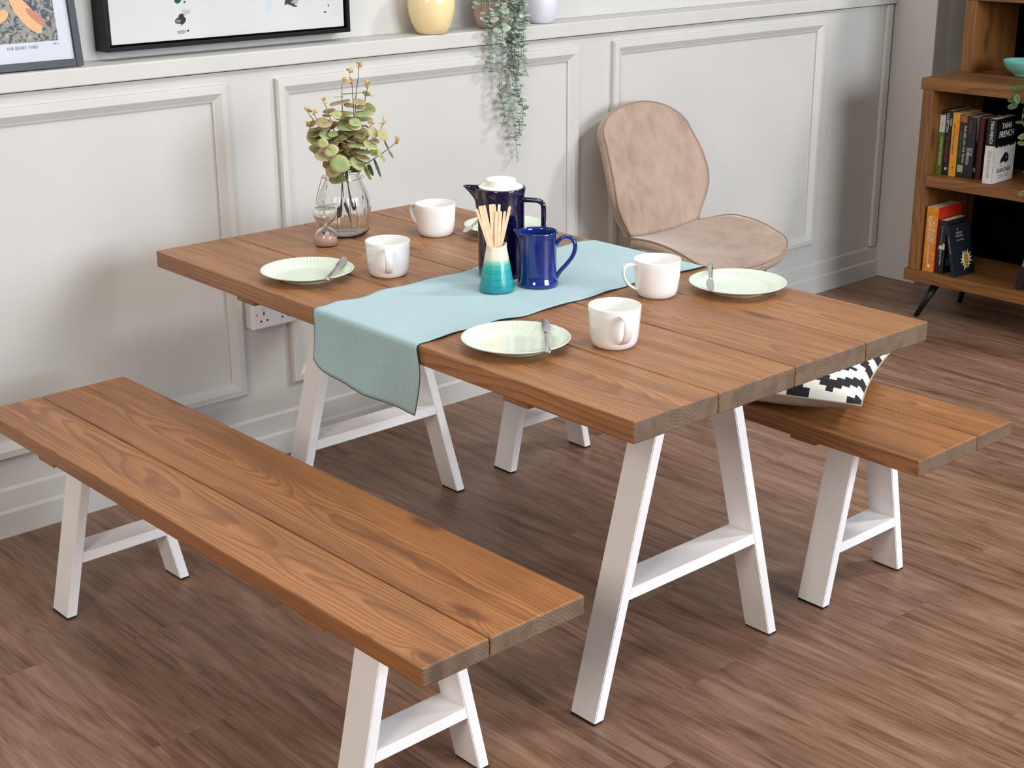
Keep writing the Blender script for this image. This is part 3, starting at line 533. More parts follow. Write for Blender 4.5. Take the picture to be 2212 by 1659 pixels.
LM = {'g': leafmat('eucalyptus_green', (158, 180, 116), (182, 186, 130)), 'y': leafmat('eucalyptus_yellow_green', (168, 186, 118), (214, 184, 146)),
      'p': leafmat('eucalyptus_blush', (170, 164, 112), (204, 164, 136)), 'o': leafmat('eucalyptus_olive', (126, 134, 68), (156, 142, 86)), 'd': leafmat('eucalyptus_dark', (70, 88, 58), (60, 76, 52))}
m_bud = leafmat('eucalyptus_bud', (214, 196, 120), (218, 176, 120)); m_stem = plain('dark_brown_stem', (70, 56, 44), .7)
def add_leaf(V, F, A, MI, c, n, m_, a, b, mi, cup=.12, base=True):
    """rounded leaf with a slightly cupped face; a/b = half length along m_, half width"""
    c, n, m_ = Vector(c), Vector(n).normalized(), Vector(m_).normalized(); w_ = n.cross(m_)
    i0 = len(V); V.append(tuple(c-n*cup*b*.5)); A.append((0, 0, 0)); K = 16
    for ring, rr in enumerate((.5, 1)):
        for k in range(K):
            q = 2*pi*k/K; x = cos(q)*a*rr; y = sin(q)*b*rr*(1-.10*cos(q))
            h = (cup*b*(rr*rr)*.6)-cup*b*.5+.05*b*sin(3*q+i0)*rr*rr
            V.append(tuple(c+m_*x+w_*y+n*h)); A.append((rr, 0, 0))
    for k in range(K):
        k2 = (k+1) % K; F.append((i0, i0+1+k, i0+1+k2)); F.append((i0+1+k, i0+1+K+k, i0+1+K+k2, i0+1+k2)); MI += [mi, mi]
bq = thing('eucalyptus_bunch', 'bunch of green and blush eucalyptus sprays standing in the glass jar', 'plant', (2.1339, -.4605, .775))
b0 = Vector((2.1339, -.4605, .775)); stem_objs = []
lows = [Vector((2.150, -.470, .775)), Vector((2.118, -.452, .776)), Vector((2.165, -.480, .778)), Vector((2.128, -.490, .80))]
tops = [Vector(st[0]) for st in STEMS]
for i, st in enumerate(STEMS):
    pts = [Vector(p) for p in st]; neck = Vector((2.1339+.012*sin(i*2.4), -.4605+.012*cos(i*2.4), .928)); pts[-1] = neck
    if i in (1, 3, 4, 8): low = lows[(1, 3, 4, 8).index(i)]; pts.append(low)
    else: pts.append(neck+Vector((.004*sin(i), .004*cos(i), -.03)))
    P = [p-b0 for p in spline(pts, 5)]; n = len(P)
    stem_objs.append(obj('stem', T(P, [.0008+.0011*k/n for k in range(n)], 6), m_stem, bq, smooth=True))
def near(p):
    p = Vector(p); best = (9, 0)
    for i, st in enumerate(STEMS):
        for a, b in zip(st[:-1], st[1:]):
            a, b = Vector(a), Vector(b); t = max(0, min(1, (p-a).dot(b-a)/(b-a).length_squared)); d = (a+(b-a)*t-p).length
            if d < best[0]: best = (d, i, a+(b-a)*t)
    return best
groups = {}
for L in LEAVES: groups.setdefault(near(L[:3])[1], []).append(L)
FR_ = random.Random(21)
vr, vu, vf = Vector(r2), Vector(u2), Vector(fw)
for i in range(54):                                   # inner leaves that fill the bunch
    th = FR_.uniform(0, 2*pi); q_ = sqrt(FR_.random()); cz = 1.012+.058*q_*sin(th); hw_ = .066*(1-abs(cz-.995)*2.2)
    c_ = Vector((2.1339, -.4605, cz))+vr*(hw_*q_*cos(th)-.008)+vf*FR_.uniform(-.045, .045)
    n_ = (Vector((0, 0, 1))*FR_.uniform(.3, 1.2)-vf*FR_.uniform(0, .9)+vr*FR_.uniform(-.5, .5)).normalized(); m_ = n_.orthogonal(); m_.rotate(Matrix.Rotation(FR_.uniform(0, 6), 3, n_)); a_ = FR_.uniform(.015, .0225)
    L = [*c_, *n_, *m_, a_, a_*.85, FR_.choice('googpyop')]; groups.setdefault(near(c_)[1], []).append(L)
for i, tp in enumerate(TIPS): groups.setdefault(near(tp)[1], []).append(tp)
keys = ['g', 'y', 'p', 'o', 'd']; mats = [LM[k] for k in keys]+[m_bud, m_stem]; R = random.Random(4)
for gi, lst in groups.items():
    V, F, A, MI = [], [], [], []
    for L in lst:
        if len(L) == 12:
            c, n, m_, a, b, k = L[:3], L[3:6], L[6:9], L[9], L[10], keys.index(L[11])
            add_leaf(V, F, A, MI, Vector(c)-b0, n, m_, a*1.1, b*1.1, k)
            q = near(c)[2]-b0; cc = Vector(c)-b0; dd = q-cc       # leaf stalk back to its stem
            if dd.length > .004:
                i0 = len(V); sd = dd.normalized().cross(Vector((0, 0, 1)))*.0005
                V += [tuple(cc+sd), tuple(cc-sd), tuple(q-sd), tuple(q+sd)]; A += [(0, 0, 0)]*4; F.append((i0, i0+1, i0+2, i0+3)); MI.append(6)
        else:
            c = Vector(L)-b0
            for k in range(7):
                th = R.uniform(0, 6.28); el = R.uniform(-.1, 1.3); d = Vector((cos(th)*cos(el), sin(th)*cos(el), sin(el)))
                l = R.uniform(.0042, .0068); n = d.orthogonal(); n.rotate(Matrix.Rotation(R.uniform(0, 6), 3, d)); add_leaf(V, F, A, MI, c+d*l*.9+Vector((0, 0, R.uniform(-.006, .006))), n, d, l, l*.62, 5, .3)
    so = stem_objs[gi]; o = obj('foliage', (V, [], F), mats, so, smooth=True); attr(o, 'lf', A)
    for p, mi in zip(o.data.polygons, MI): p.material_index = mi
    sf = o.modifiers.new('leaf_thickness', 'SOLIDIFY'); sf.thickness = .0004
# ------------------------------------------------------------------ dado shelf: vases and trailing plant
m_cream = plain('cream_glaze', (246, 222, 170), .1, .01, Coat_Weight=.4)
m_taupe = plain('ribbed_taupe_clay', (184, 160, 142), .7, .03, 30)
m_potw = plain('white_ceramic_pot', (216, 218, 228), .45, .01)
m_soil = plain('dark_soil', (52, 42, 34), .95, .2, 80)
SZ = 1.1852
o = obj('round_vase', lathe([(0, .001), (.038, .001), (.0427, .003), (.052, .015), (.062, .035), (.0695, .060), (.0725, .085), (.0715, .105), (.066, .128), (.054, .146), (.040, .156), (.030, .160), (.029, .168), (.026, .168), (.026, .158), (.036, .150), (.060, .12), (.066, .085), (.058, .04), (.04, .012), (0, .010)], 80), m_cream, smooth=True)
o.location = (2.8325, .030, SZ); prop(o, 'round glossy cream vase on the wall ledge', 'vase')
def ribf(i, a, r, z):
    k = max(0, min(1, (z-.018)/.012)) if i < 7 else 0; rr = r*(1+.018*k*cos(a*46)); return (rr*cos(a), rr*sin(a), z)
pt_ = thing('ribbed_pot', 'ribbed taupe pot on the wall ledge between the cream vase and white pot', 'pot', (3.0821, .0343, SZ))
obj('pot', lathe([(0, .001), (.040, .001), (.0440, .004), (.0540, .022), (.0585, .040), (.0590, .08), (.0590, .122), (.0555, .122), (.0550, .04), (.04, .010), (0, .010)], 276, ribf), m_taupe, pt_, smooth=True, sharp=50)
obj('soil', lathe([(0, .112), (.0545, .110), (.0545, .100), (0, .100)], 40), m_soil, pt_)
wp = thing('white_pot', 'smooth white pot on the wall ledge, rightmost of the row', 'pot', (3.3023, .050, SZ))
obj('pot', lathe([(0, .001), (.034, .001), (.0380, .003), (.0465, .014), (.0530, .035), (.0555, .06), (.0560, .115), (.0530, .115), (.0520, .06), (.042, .015), (0, .012)], 72), m_potw, wp, smooth=True)
obj('soil', lathe([(0, .105), (.0515, .103), (.0515, .095), (0, .095)], 40), m_soil, wp)
tp = thing('trailing_plant', 'sage green trailing eucalyptus hanging from the ledge down the panelled wall', 'plant', (3.0821, .0343, 1.298))
LG = [leafmat('sage_leaf', (170, 188, 172), (184, 198, 184), .6), leafmat('sage_leaf_dark', (112, 134, 104), (128, 148, 122), .6), leafmat('sage_leaf_pale', (188, 204, 190), (200, 212, 202), .6)]
m_tw = plain('grey_green_twig', (104, 122, 98), .7); o0 = Vector((3.0821, .0343, 1.298)); R = random.Random(11)
TW = [(i, pl) for i, pl in enumerate(TRAIL)]+[(i, [[p[0]+.006*sin(i+3*j), p[1]+.008, p[2]+.004*cos(j)] for j, p in enumerate(TRAIL[i])]) for i in (0, 1, 4, 5, 6, 7)]
for si, pl in TW:
    P = [Vector((p[0], p[1]+.014, p[2])) for p in pl]
    if si not in (2, 3, 8): P = [Vector((3.0821+R.uniform(-.03, .03), .03+R.uniform(-.02, .02), 1.302)), Vector((P[0].x, min(P[0].y, -.03), max(1.31, P[0].z)))]+P[(1 if P[0].z > 1.28 else 0):]
    P = [p-o0 for p in spline(P, 10)]
    so = obj('strand', T(P, .0008, 5), m_tw, tp, smooth=True); V, F, A, MI = [], [], [], []; acc = 0; flip = 0
    tot = sum((b-a).length for a, b in zip(P, P[1:])); run = 0; big = si in (0, 9, 10, 11)
    for a, b in zip(P, P[1:]):
        sl = (b-a).length; acc += sl; run += sl
        if acc > .0105:
            acc = 0; flip += 1; t = (b-a).normalized(); e = 1-run/tot; sz = (.0066+.0052*e)*R.uniform(.75, 1.3)
            if R.random() < .12 or (big and R.random() < .3): sz *= 1.45
            ph = flip*pi/2+R.uniform(-.5, .5)
            for sg in (0, pi):
                th = ph+sg; d = Vector((cos(th), sin(th)*.7, R.uniform(-.25, .45))).normalized()
                n = (Vector((0, 0, 1))*R.uniform(.5, 1)-d*.4+Vector((R.uniform(-.4, .4), -R.uniform(0, .7), 0))).normalized()
                n = (n-d*n.dot(d)).normalized()
                mi = R.choices([0, 1, 2], [5, 3, 4])[0]
                add_leaf(V, F, A, MI, a+d*sz*1.15, n, d, sz, sz*.68, mi, .15)
    o = obj('foliage', (V, [], F), LG, so, smooth=True); attr(o, 'lf', A)
    for p, mi in zip(o.data.polygons, MI): p.material_index = mi
# ------------------------------------------------------------------ framed pictures
m_frame = plain('black_frame_lacquer', (5, 5, 8), .45, .1, Specular_IOR_Level=.25); m_frame2 = plain('charcoal_frame', (24, 28, 38), .4, .06)
def canvas_mat():
    s = N('painted_canvas'); o = s.obj(); sx = s.new('ShaderNodeSeparateXYZ'); s.link(o, sx.inputs[0]); x, z = sx.outputs[0], sx.outputs[2]
    c = s.ramp(s.noise(o, 6, 3), [(.3, (188, 193, 194)), (.7, (197, 200, 199))])
    def blob(cx, cz, rx, rz, col, th=.9, am=.9, sc=60, al=1.0):
        nonlocal c
        dx = s.math('DIVIDE', s.math('SUBTRACT', x, cx), rx); dz = s.math('DIVIDE', s.math('SUBTRACT', z, cz), rz)
        d = s.math('SQRT', s.math('ADD', s.math('MULTIPLY', dx, dx), s.math('MULTIPLY', dz, dz)))
        d = s.math('ADD', d, s.math('MULTIPLY', s.math('SUBTRACT', s.noise(s.vmath('ADD', o, (cx, 0, cz)), sc, 4, .6), .5), am*2))
        f = s.math('MULTIPLY', s.math('LESS_THAN', d, th), al); c = s.mix(f, c, srgb(col))
    blob(.2390, .0850, .017, .010, (168, 172, 174), .8, .9, 70); blob(.2270, .0730, .010, .014, (34, 35, 40), .8, 1.2, 60)
    blob(.2230, .0650, .019, .014, (34, 35, 40), .8, 1.0, 55); blob(.2170, .0650, .009, .006, (116, 112, 118), .8, .9, 90)
    blob(.2270, .0370, .019, .0062, (146, 150, 152), .85, .8, 60); blob(.2440, .0385, .003, .003, (28, 28, 32), 1, .3)
    blob(.2220, .1180, .016, .008, (22, 66, 72), .8, .9, 60); blob(.2400, .1130, .004, .003, (70, 74, 78), 1, .4)
    blob(.5760, .1000, .026, .020, (52, 54, 58), .75, 1.4, 60); blob(.5900, .0950, .014, .010, (150, 152, 152), .7, 1.3, 80); blob(.6250, .1080, .045, .013, (92, 95, 98), .7, 1.5, 60)
    blob(.6901, .0600, .009, .004, (66, 68, 72), .7, 1.3, 90); blob(.7010, .0780, .0022, .0045, (34, 34, 38), 1, .5)
    blob(.5010, .0860, .013, .030, (176, 192, 214), .8, .8, 40, .6); blob(.08, .16, .03, .010, (150, 160, 165), .7, 1, 50, .5)
    s.set(Base_Color=c, Roughness=.8); s.bump(s.noise(o, 700, 2), .15, .0005); return s.m
pf = thing('framed_canvas', 'large black-framed white abstract painting with dark splashes above the ledge', 'picture', (1.7757, .112, 1.2095))
WX, HZ = .770, .62
bm = bmesh.new(); d0 = -.062
for a in ((0, .011, 0, HZ), (WX-.011, WX, 0, HZ), (.011, WX-.011, 0, .011), (.011, WX-.011, HZ-.011, HZ)): box(bm, a[0], a[1], d0, 0, a[2], a[3], bev=.0008)
obj('frame', bm, m_frame, pf)
cv = obj('canvas', B(.0195, WX-.0165, d0+.008, -.010, .0165, HZ-.0165, bev=.001), canvas_mat(), pf)
def print_mat():
    s = N('floral_bird_print'); o = s.obj(); 
    wv = s.new('ShaderNodeTexVoronoi', feature='SMOOTH_F1'); wv.inputs['Scale'].default_value = 30; wv.inputs['Smoothness'].default_value = .5
    ds = s.vmath('ADD', o, s.vmath('MULTIPLY', s.vmath('SUBTRACT', s.new('ShaderNodeTexNoise').outputs['Color'], (.5, .5, .5)), (.03, 0, .03))); s.link(ds, wv.inputs['Vector'])
    n = s.noise(o, 38, 3, .6, 2.5)
    c = s.ramp(n, [(.40, (38, 48, 66)), (.46, (60, 68, 76)), (.5, (120, 122, 116)), (.58, (138, 138, 128)), (.66, (104, 106, 90))])
    v = s.ramp(wv.outputs['Distance'], [(.10, 1.0), (.16, 0.0)]); c = s.mix(s.math('MULTIPLY', v, .8), c, srgb((196, 150, 128)))
    sx = s.new('ShaderNodeSeparateXYZ'); s.link(o, sx.inputs[0]); x, z = sx.outputs[0], sx.outputs[2]
    def ell(cx, cz, rx, rz, ang, col):
        nonlocal c
        ca, sa = cos(ang), sin(ang); dx = s.math('SUBTRACT', x, cx); dz = s.math('SUBTRACT', z, cz)
        u_ = s.math('DIVIDE', s.math('ADD', s.math('MULTIPLY', dx, ca), s.math('MULTIPLY', dz, sa)), rx); v_ = s.math('DIVIDE', s.math('SUBTRACT', s.math('MULTIPLY', dz, ca), s.math('MULTIPLY', dx, sa)), rz)
        f = s.math('LESS_THAN', s.math('ADD', s.math('MULTIPLY', u_, u_), s.math('MULTIPLY', v_, v_)), s.math('ADD', .8, s.math('MULTIPLY', s.noise(o, 70, 2), .4))); c = s.mix(f, c, srgb(col))
    ell(-.128, .134, .055, .020, -.95, (206, 158, 112)); ell(-.105, .126, .030, .009, -.8, (176, 112, 84)); ell(-.155, .050, .022, .014, 0, (200, 150, 128)); ell(-.155, .050, .008, .006, 0, (150, 140, 120)); ell(-.20, .13, .03, .014, .4, (204, 156, 110))
    s.set(Base_Color=c, Roughness=.5); return s.m
m_paper = plain('white_print_paper', (186, 192, 203), .45, .01)
lf = thing('framed_print', 'framed patterned botanical print with white border leaning at the far left ledge', 'picture', (1.6932, .0330, SZ+.0005))
lean = radians(-7.2); FR = Matrix.Rotation(lean, 4, 'X')
FW, FH, fb, ft = .53, .56, .019, .018
bm = bmesh.new()
for a in ((-FW, -FW+fb, 0, FH), (-fb, 0, 0, FH), (-FW+fb, -fb, 0, fb), (-FW+fb, -fb, FH-fb, FH)): box(bm, a[0], a[1], -ft, 0, a[2], a[3], bev=.0008)
bm.transform(FR); obj('frame', bm, m_frame2, lf)
bm = B(-FW+fb, -fb, -.010, -.004, fb, FH-fb); bm.transform(FR); obj('mount', bm, m_paper, lf)
bm = B(-FW+.09, -.0545, -.0106, -.0100, .0665, FH-.07); bm.transform(FR); pr_ = obj('print', bm, print_mat(), lf)
# ------------------------------------------------------------------ lettering
def lettering(text, size, origin, right, upv, mat, parent, name='lettering', stretch=1, align='CENTER', ext=.00025):
    cu = bpy.data.curves.new('t', 'FONT'); cu.body = text; cu.size = size; cu.align_x = align; cu.align_y = 'CENTER'; cu.extrude = ext; cu.resolution_u = 3
    to = bpy.data.objects.new('t', cu); COL.objects.link(to); bpy.context.view_layer.update()
    me = bpy.data.meshes.new_from_object(to.evaluated_get(bpy.context.evaluated_depsgraph_get()))
    bpy.data.objects.remove(to); bpy.data.curves.remove(cu)
    right, upv = Vector(right), Vector(upv); nn = right.cross(upv)
    Mx = Matrix((right*stretch, upv, nn)).transposed().to_4x4(); Mx.translation = origin
    me.transform(Mx); me.name = name; me.materials.clear(); me.materials.append(mat)
    o = bpy.data.objects.new(name, me); COL.objects.link(o); o.parent = parent; return o
m_ink = plain('grey_ink', (140, 144, 152), .8)
q = FR @ Vector((-.1500, -.0108, .0540)); lettering('THE BERRY THIEF', .0105, q, (1, 0, 0), FR.to_3x3() @ Vector((0, 0, 1)), m_ink, lf)
q = FR @ Vector((-.062, -.0108, .0590)); lettering('No. 2', .0065, q, (1, 0, 0), FR.to_3x3() @ Vector((0, 0, 1)), m_ink, lf)
# ------------------------------------------------------------------ double socket
sk = thing('wall_socket', 'white double plug socket on the panelled wall behind the table corner', 'socket', (2.103, .0098, .411))
m_sock = plain('white_socket_plastic', (232, 230, 236), .3, .01); m_hole = plain('socket_hole', (16, 16, 16), .8)
obj('back_box', B(.001, .149, -.030, 0, .001, .087, bev=.004, seg=3), m_sock, sk)
obj('faceplate', B(0, .150, -.040, -.0295, 0, .088, bev=.005, seg=3), m_sock, sk)
for cx in (.040, .112):
    bm = bmesh.new(); box(bm, cx-.002, cx+.002, -.0404, -.0385, .040, .050); box(bm, cx-.014, cx-.0075, -.0404, -.0385, .021, .0255); box(bm, cx+.0075, cx+.014, -.0404, -.0385, .021, .0255)
    obj('pin_holes', bm, m_hole, sk)
for cx in (.040, .112): obj('switch', B(cx-.006, cx+.006, -.0428, -.0395, .060, .076, bev=.001), m_sock, sk)
obj('screw', (lambda b: (bmesh.ops.transform(b, matrix=Matrix.Translation((.016, -.0395, .044)) @ Matrix.Rotation(pi/2, 4, 'X'), verts=b.verts), b)[1])(lathe([(0, .0), (.0028, .0), (.0028, .0010), (0, .0013)], 20)), plain('screw_cap_grey', (120, 120, 122), .5), sk)
# ------------------------------------------------------------------ velvet chair
def chair():
    k = .975; C = Vector((0, -3.4752, 1.6225)); o0 = C+(Vector((3.7417, -.1216, .4562))-C)*k
    p = dict(L=.4149, rise=-.0434, w0=.1846, w1=.2507, w2=.259, w3=.253, curl=.0367, H=.4594, b1=.2458, b2=.2478, b3=.2259, bc=.0416, curl2=.0219)
    p = {a: v*k for a, v in p.items()}; tilt = .3268
    t_ = thing('velvet_chair', 'beige velvet shell chair with black legs standing against the panelled wall', 'chair', (o0.x, o0.y, 0), .0537)
    s = N('beige_velvet'); o = s.obj(); n = s.noise(o, 5, 4, .55, .5); n2 = s.noise(s.vmath('MULTIPLY', o, (2, 2, .8)), 14, 4, .6, .8)
    f = s.math('ADD', s.math('MULTIPLY', n, .6), s.math('MULTIPLY', n2, .4))
    c = s.ramp(f, [(.30, (136, 114, 98)), (.43, (158, 136, 120)), (.55, (170, 148, 131)), (.7, (178, 155, 139))])
    s.set(Base_Color=c, Roughness=.72, Sheen_Weight=.45, Sheen_Roughness=.4); s.bump(n, .25, .003); mv = s.m
    mp = plain('velvet_piping', (160, 132, 114), .8, .05)
    tt = lambda a: a/.6*.75 if a < .6 else .75+.25*sin((a-.6)/.4*pi/2)
    cap = lambda t: sqrt(max(0, 1-((t-.75)/.25)**2)) if t > .75 else 1
    NA, NL = 40, 25; mats = mv
    def seat(a, v):
        t = tt(a); w_ = herm(min(t, .75), [0, .15, .4, .75], [p['w0'], p['w1'], p['w2'], p['w3']])*cap(t); e = (v*w_/p['w2'])**2
        z = o0.z+p['rise']*t+(p['curl']*sin(pi*min(1, max(0, t)))+p['curl2']*(1-t))*e+.006*(1-v*v)*sin(pi*t)
        return Vector((v*w_, -p['L']*t, z))
    def back(a, v):
        t = tt(a); w_ = herm(min(t, .75), [0, .25, .5, .75], [p['w0'], p['b1'], p['b2'], p['b3']])*cap(t); e = (v*w_/p['b2'])**2
        return Vector((v*w_, p['H']*t*sin(tilt)-p['bc']*sin(pi*t)*e-.006*(1-v*v)*sin(pi*t), o0.z+p['H']*t*cos(tilt)+p['curl2']*(1-t)*e))
    for name, fn in (('seat', seat), ('backrest', back)):
        V = [tuple(fn(i/NA*.9995, -1+2*j/NL)) for i in range(NA+1) for j in range(NL+1)]
        m = NL+1; F = [(i*m+j, i*m+j+1, (i+1)*m+j+1, (i+1)*m+j) for i in range(NA) for j in range(NL)]
        if name == 'seat': F = [f_[::-1] for f_ in F]
        ob = obj(name, (V, [], F), mats, t_, smooth=True)
        so = ob.modifiers.new('padding', 'SOLIDIFY'); so.thickness = .030; so.offset = -1; so.use_even_offset = False
        edge = [fn(i/NA*.9995, -1) for i in range(NA+1)]+[fn(i/NA*.9995, 1) for i in range(NA, -1, -1)]
        obj('piping', T(edge, .0028, 8), mp, ob, smooth=True)
    ml = plain('black_steel_leg', (16, 16, 17), .45)
    for sx_, sy_, bx, by in ((-.12, -.07, -.205, .0), (.12, -.07, .205, .0), (-.15, -.29, -.225, -.375), (.16, -.27, .235, -.365)):
        obj('leg', T([(sx_, sy_, o0.z-.045), (bx, by, .0)], [.013, .008], 16), ml, t_, smooth=True)
    bm = bmesh.new(); box(bm, -.135, .135, -.315, -.055, o0.z-.062, o0.z-.044, bev=.004); obj('under_frame', bm, ml, t_)
chair()
# ------------------------------------------------------------------ patterned cushion
def cushion():
    SZc = .43; t_ = thing('cushion', 'black and white stepped-diamond cushion lying on the far bench under the table', 'cushion', (2.727, -1.436, .4525), radians(25.4))
    s = N('stepped_diamond_print'); at = s.new('ShaderNodeAttribute', attribute_name='uvw').outputs['Vector']; sx = s.new('ShaderNodeSeparateXYZ'); s.link(at, sx.inputs[0])
    NC = 25.0; W_ = 18
    def cell(v): return s.math('FLOOR', s.math('MULTIPLY', v, NC))
    gx, gy = cell(sx.outputs[0]), cell(sx.outputs[1])
    ax = s.math('ABSOLUTE', s.math('SUBTRACT', s.math('MODULO', s.math('ADD', gx, W_*4), W_), W_/2)); ay = s.math('ABSOLUTE', s.math('SUBTRACT', s.math('MODULO', s.math('ADD', gy, W_*4+5), W_), W_/2))
    d = s.math('ADD', ax, ay); b = s.math('MODULO', d, 6); f = s.math('LESS_THAN', b, 3)
    c = s.mix(f, srgb((236, 234, 224)), srgb((26, 24, 28))); s.set(Base_Color=c, Roughness=.85); s.bump(s.noise(s.obj(), 500, 2), .2, .0006)
    mb = plain('beige_cotton', (176, 160, 140), .9, .03, 20, bump=.1); mz = plain('white_zip_pull', (230, 230, 228), .5)
    NN = 36; h = SZc/2
    def surf(u, v, sg):
        e = (1-abs(u)**2.6)*(1-abs(v)**2.6); th = .050*max(0, e)**.5
        pin = 1-.055*(1-abs(u)**2)*abs(v)**3; pin2 = 1-.055*(1-abs(v)**2)*abs(u)**3
        rise = .004*(u*u+v*v)*.5
        z = .0495+rise+sg*th*(1.0 if sg > 0 else 1.03)+ (.0016*sin(9*u+4*v)*e)
        return Vector((u*h*pin2, v*h*pin, max(z, .0006) if sg < 0 else z))
    for sg, name, mt in ((1, 'cover_top', s.m), (-1, 'cover_underside', mb)):
        V, A = [], []
        for i in range(NN+1):
            for j in range(NN+1):
                u, v = -1+2*i/NN, -1+2*j/NN; V.append(tuple(surf(u, v, sg))); A.append(((u+1)/2, (v+1)/2, 0))
        m = NN+1; F = [(i*m+j, (i+1)*m+j, (i+1)*m+j+1, i*m+j+1) for i in range(NN) for j in range(NN)]
        if sg < 0: F = [f_[::-1] for f_ in F]
        ob = obj(name, (V, [], F), mt, t_, smooth=True)
        if sg > 0: attr(ob, 'uvw', A)
    ed = [surf(-1+2*i/24, -1, 0) for i in range(24)]+[surf(1, -1+2*i/24, 0) for i in range(24)]+[surf(1-2*i/24, 1, 0) for i in range(24)]+[surf(-1, 1-2*i/24, 0) for i in range(24)]
    obj('seam', T(ed, .0022, 6, True), mb, t_, smooth=True)
    q = surf(1, -.93, 0); obj('zip_pull', B(q.x+.001, q.x+.0035, q.y-.003, q.y+.002, q.z-.014, q.z+.001), mz, t_)
cushion()
# ------------------------------------------------------------------ bookcase
BX = 4.8; bk = thing('bookcase', 'brown plank bookcase on black splayed legs at the right, upper unit set back', 'bookcase', (BX, -.86, 0))
Y0, Y1, DP = -.44, .44, .36     # local y: -.44 (room side) to +.44 (wall side)
def board(name, x0, x1, y0, y1, z0, z1, axis, seed):
    o = obj(name, B(x0, x1, y0, y1, z0, z1, bev=.002), m_shelfwood, bk); R = random.Random(seed); a, b = R.uniform(-9, 9), R.uniform(-.04, .04)
    cx, cy, cz = (x0+x1)/2, (y0+y1)/2, (z0+z1)/2
    attr(o, 'wc', [((v.co.x-cx+b, v.co.y+a, v.co.z-cz+.05) if axis == 'y' else (v.co.x-cx+b, v.co.z+a, v.co.y-cy+.05)) for v in o.data.vertices]); return o
board('base_board', 0, DP, Y0, Y1+.004, .146, .191, 'y', 1); board('middle_shelf', 0, DP, Y0+.045, Y1-.0565, .519, .560, 'y', 2); board('ledge_board', 0, DP+.21, Y0, Y1-.002, .8775, .920, 'y', 3)
board('upright', 0, DP, Y1-.056, Y1-.012, .1915, .877, 'z', 4); board('upright', 0, DP, Y0+.002, Y0+.044, .1915, .877, 'z', 5)
board('upright', .247, DP+.20, Y1-.054, Y1-.010, .9205, 1.186, 'z', 6); board('upright', .247, DP+.20, Y0+.01, Y0+.052, .9205, 1.186, 'z', 8); board('upper_shelf', .247, DP+.20, Y0+.01, Y1-.010, 1.1865, 1.229, 'y', 7)
board('upright', .247, DP+.20, Y1-.054, Y1-.010, 1.2295, 1.55, 'z', 9); board('top_board', .247, DP+.20, Y0+.01, Y1-.010, 1.5505, 1.592, 'y', 10); board('upright', .247, DP+.20, Y0+.01, Y0+.052, 1.2295, 1.55, 'z', 11)
m_leg = plain('black_tapered_leg', (13, 12, 13), .45)
for x, y, bx, by in ((.075, Y1-.105, .028, Y1-.048), (.075, Y0+.105, .028, Y0+.048), (DP-.07, Y1-.105, DP-.03, Y1-.055), (DP-.07, Y0+.105, DP-.03, Y0+.055)):
    obj('leg', T([(x, y, .1455), (bx, by, 0)], [.0165, .009], 20), m_leg, bk, smooth=True)
# bowl on the ledge board
o = obj('bowl', lathe([(0, .002), (.020, .002), (.030, .001), (.033, .003), (.034, .008), (.050, .018), (.066, .034), (.0745, .052), (.0760, .060), (.0750, .0615), (.0735, .0605), (.071, .052), (.062, .036), (.047, .021), (.03, .012), (0, .010)], 80), plain('sea_green_glaze', (120, 190, 178), .3, .02), smooth=True)
o.location = (5.085, -.672, .9205); prop(o, 'shallow sea green bowl on the ledge of the bookcase', 'bowl')
# books
m_pages = plain('book_pages', (206, 196, 178), .85, .04, 200)
def bmat(name, c, r=.4): return plain(name, c, r, .05)
def book(label, x, y_left, th, z, dep, h, cover, group, lean=0, name='paperback_book', yaw=0):
    """spine faces -X; y_left = spine edge nearer the panelled wall; leaning turns it about its lower edge"""
    t = thing(name, label, 'book', (x, y_left, z), 0, group); t.rotation_euler = (lean, 0, yaw)
    c = .0009; bm = bmesh.new(); box(bm, 0, .0012, -th, 0, 0, h); box(bm, .0012, dep, -th, -th+c, 0, h); box(bm, .0012, dep, -c, 0, 0, h)
    obj('cover', bm, cover, t); obj('pages', B(.0014, dep-.002, -th+c+.0001, -c-.0001, .0015, h-.0015), m_pages, t); return t
DN, RIGHTV = (0, 0, -1), (0, -1, 0)
def spine(t, text, size, mat, z, y, stretch=1, x=-.0003): return lettering(text, size, (x, y, z), DN, RIGHTV, mat, t, stretch=stretch)
m_lw, m_lr, m_lk, m_lo = bmat('white_lettering', (225, 225, 225)), bmat('red_lettering', (190, 52, 44)), bmat('black_lettering', (24, 22, 24)), bmat('orange_lettering', (196, 112, 24))
GB = 'books on the middle shelf'; zz = .5603
b = book('thin book with white and grass green spine, leftmost on the middle shelf', 4.862, -.478, .024, zz, .13, .222, bmat('grass_green_cover', (92, 122, 34)), GB)
bm = B(-.0004, .0002, -.0238, -.0002, .158, .2215); obj('spine_panel', bm, bmat('white_panel', (206, 210, 212)), b)
spine(b, 'TOWARDS MELLBREAK', .0115, m_lw, .088, -.013, .92); spine(b, 'GEORGE', .006, m_lk, .186, -.012); 
b = book('dark navy book with white and red lettering down its spine', 4.860, -.5035, .030, zz, .14, .241, bmat('dark_navy_cover', (24, 32, 42)), GB)
spine(b, 'OLLERTON', .0150, m_lw, .196, -.0085, .95); spine(b, 'OLLIE', .0125, m_lw, .200, -.0220, .8); spine(b, 'ALL OR NOTHING', .0140, m_lr, .098, -.013, .86)
obj('spine_dot', B(-.0004, .0002, -.020, -.013, .020, .029, bev=.0001), m_lw, b)
b = book('amber yellow book with black lettering on its spine', 4.858, -.5345, .0285, zz, .14, .236, bmat('amber_cover', (226, 156, 40)), GB)
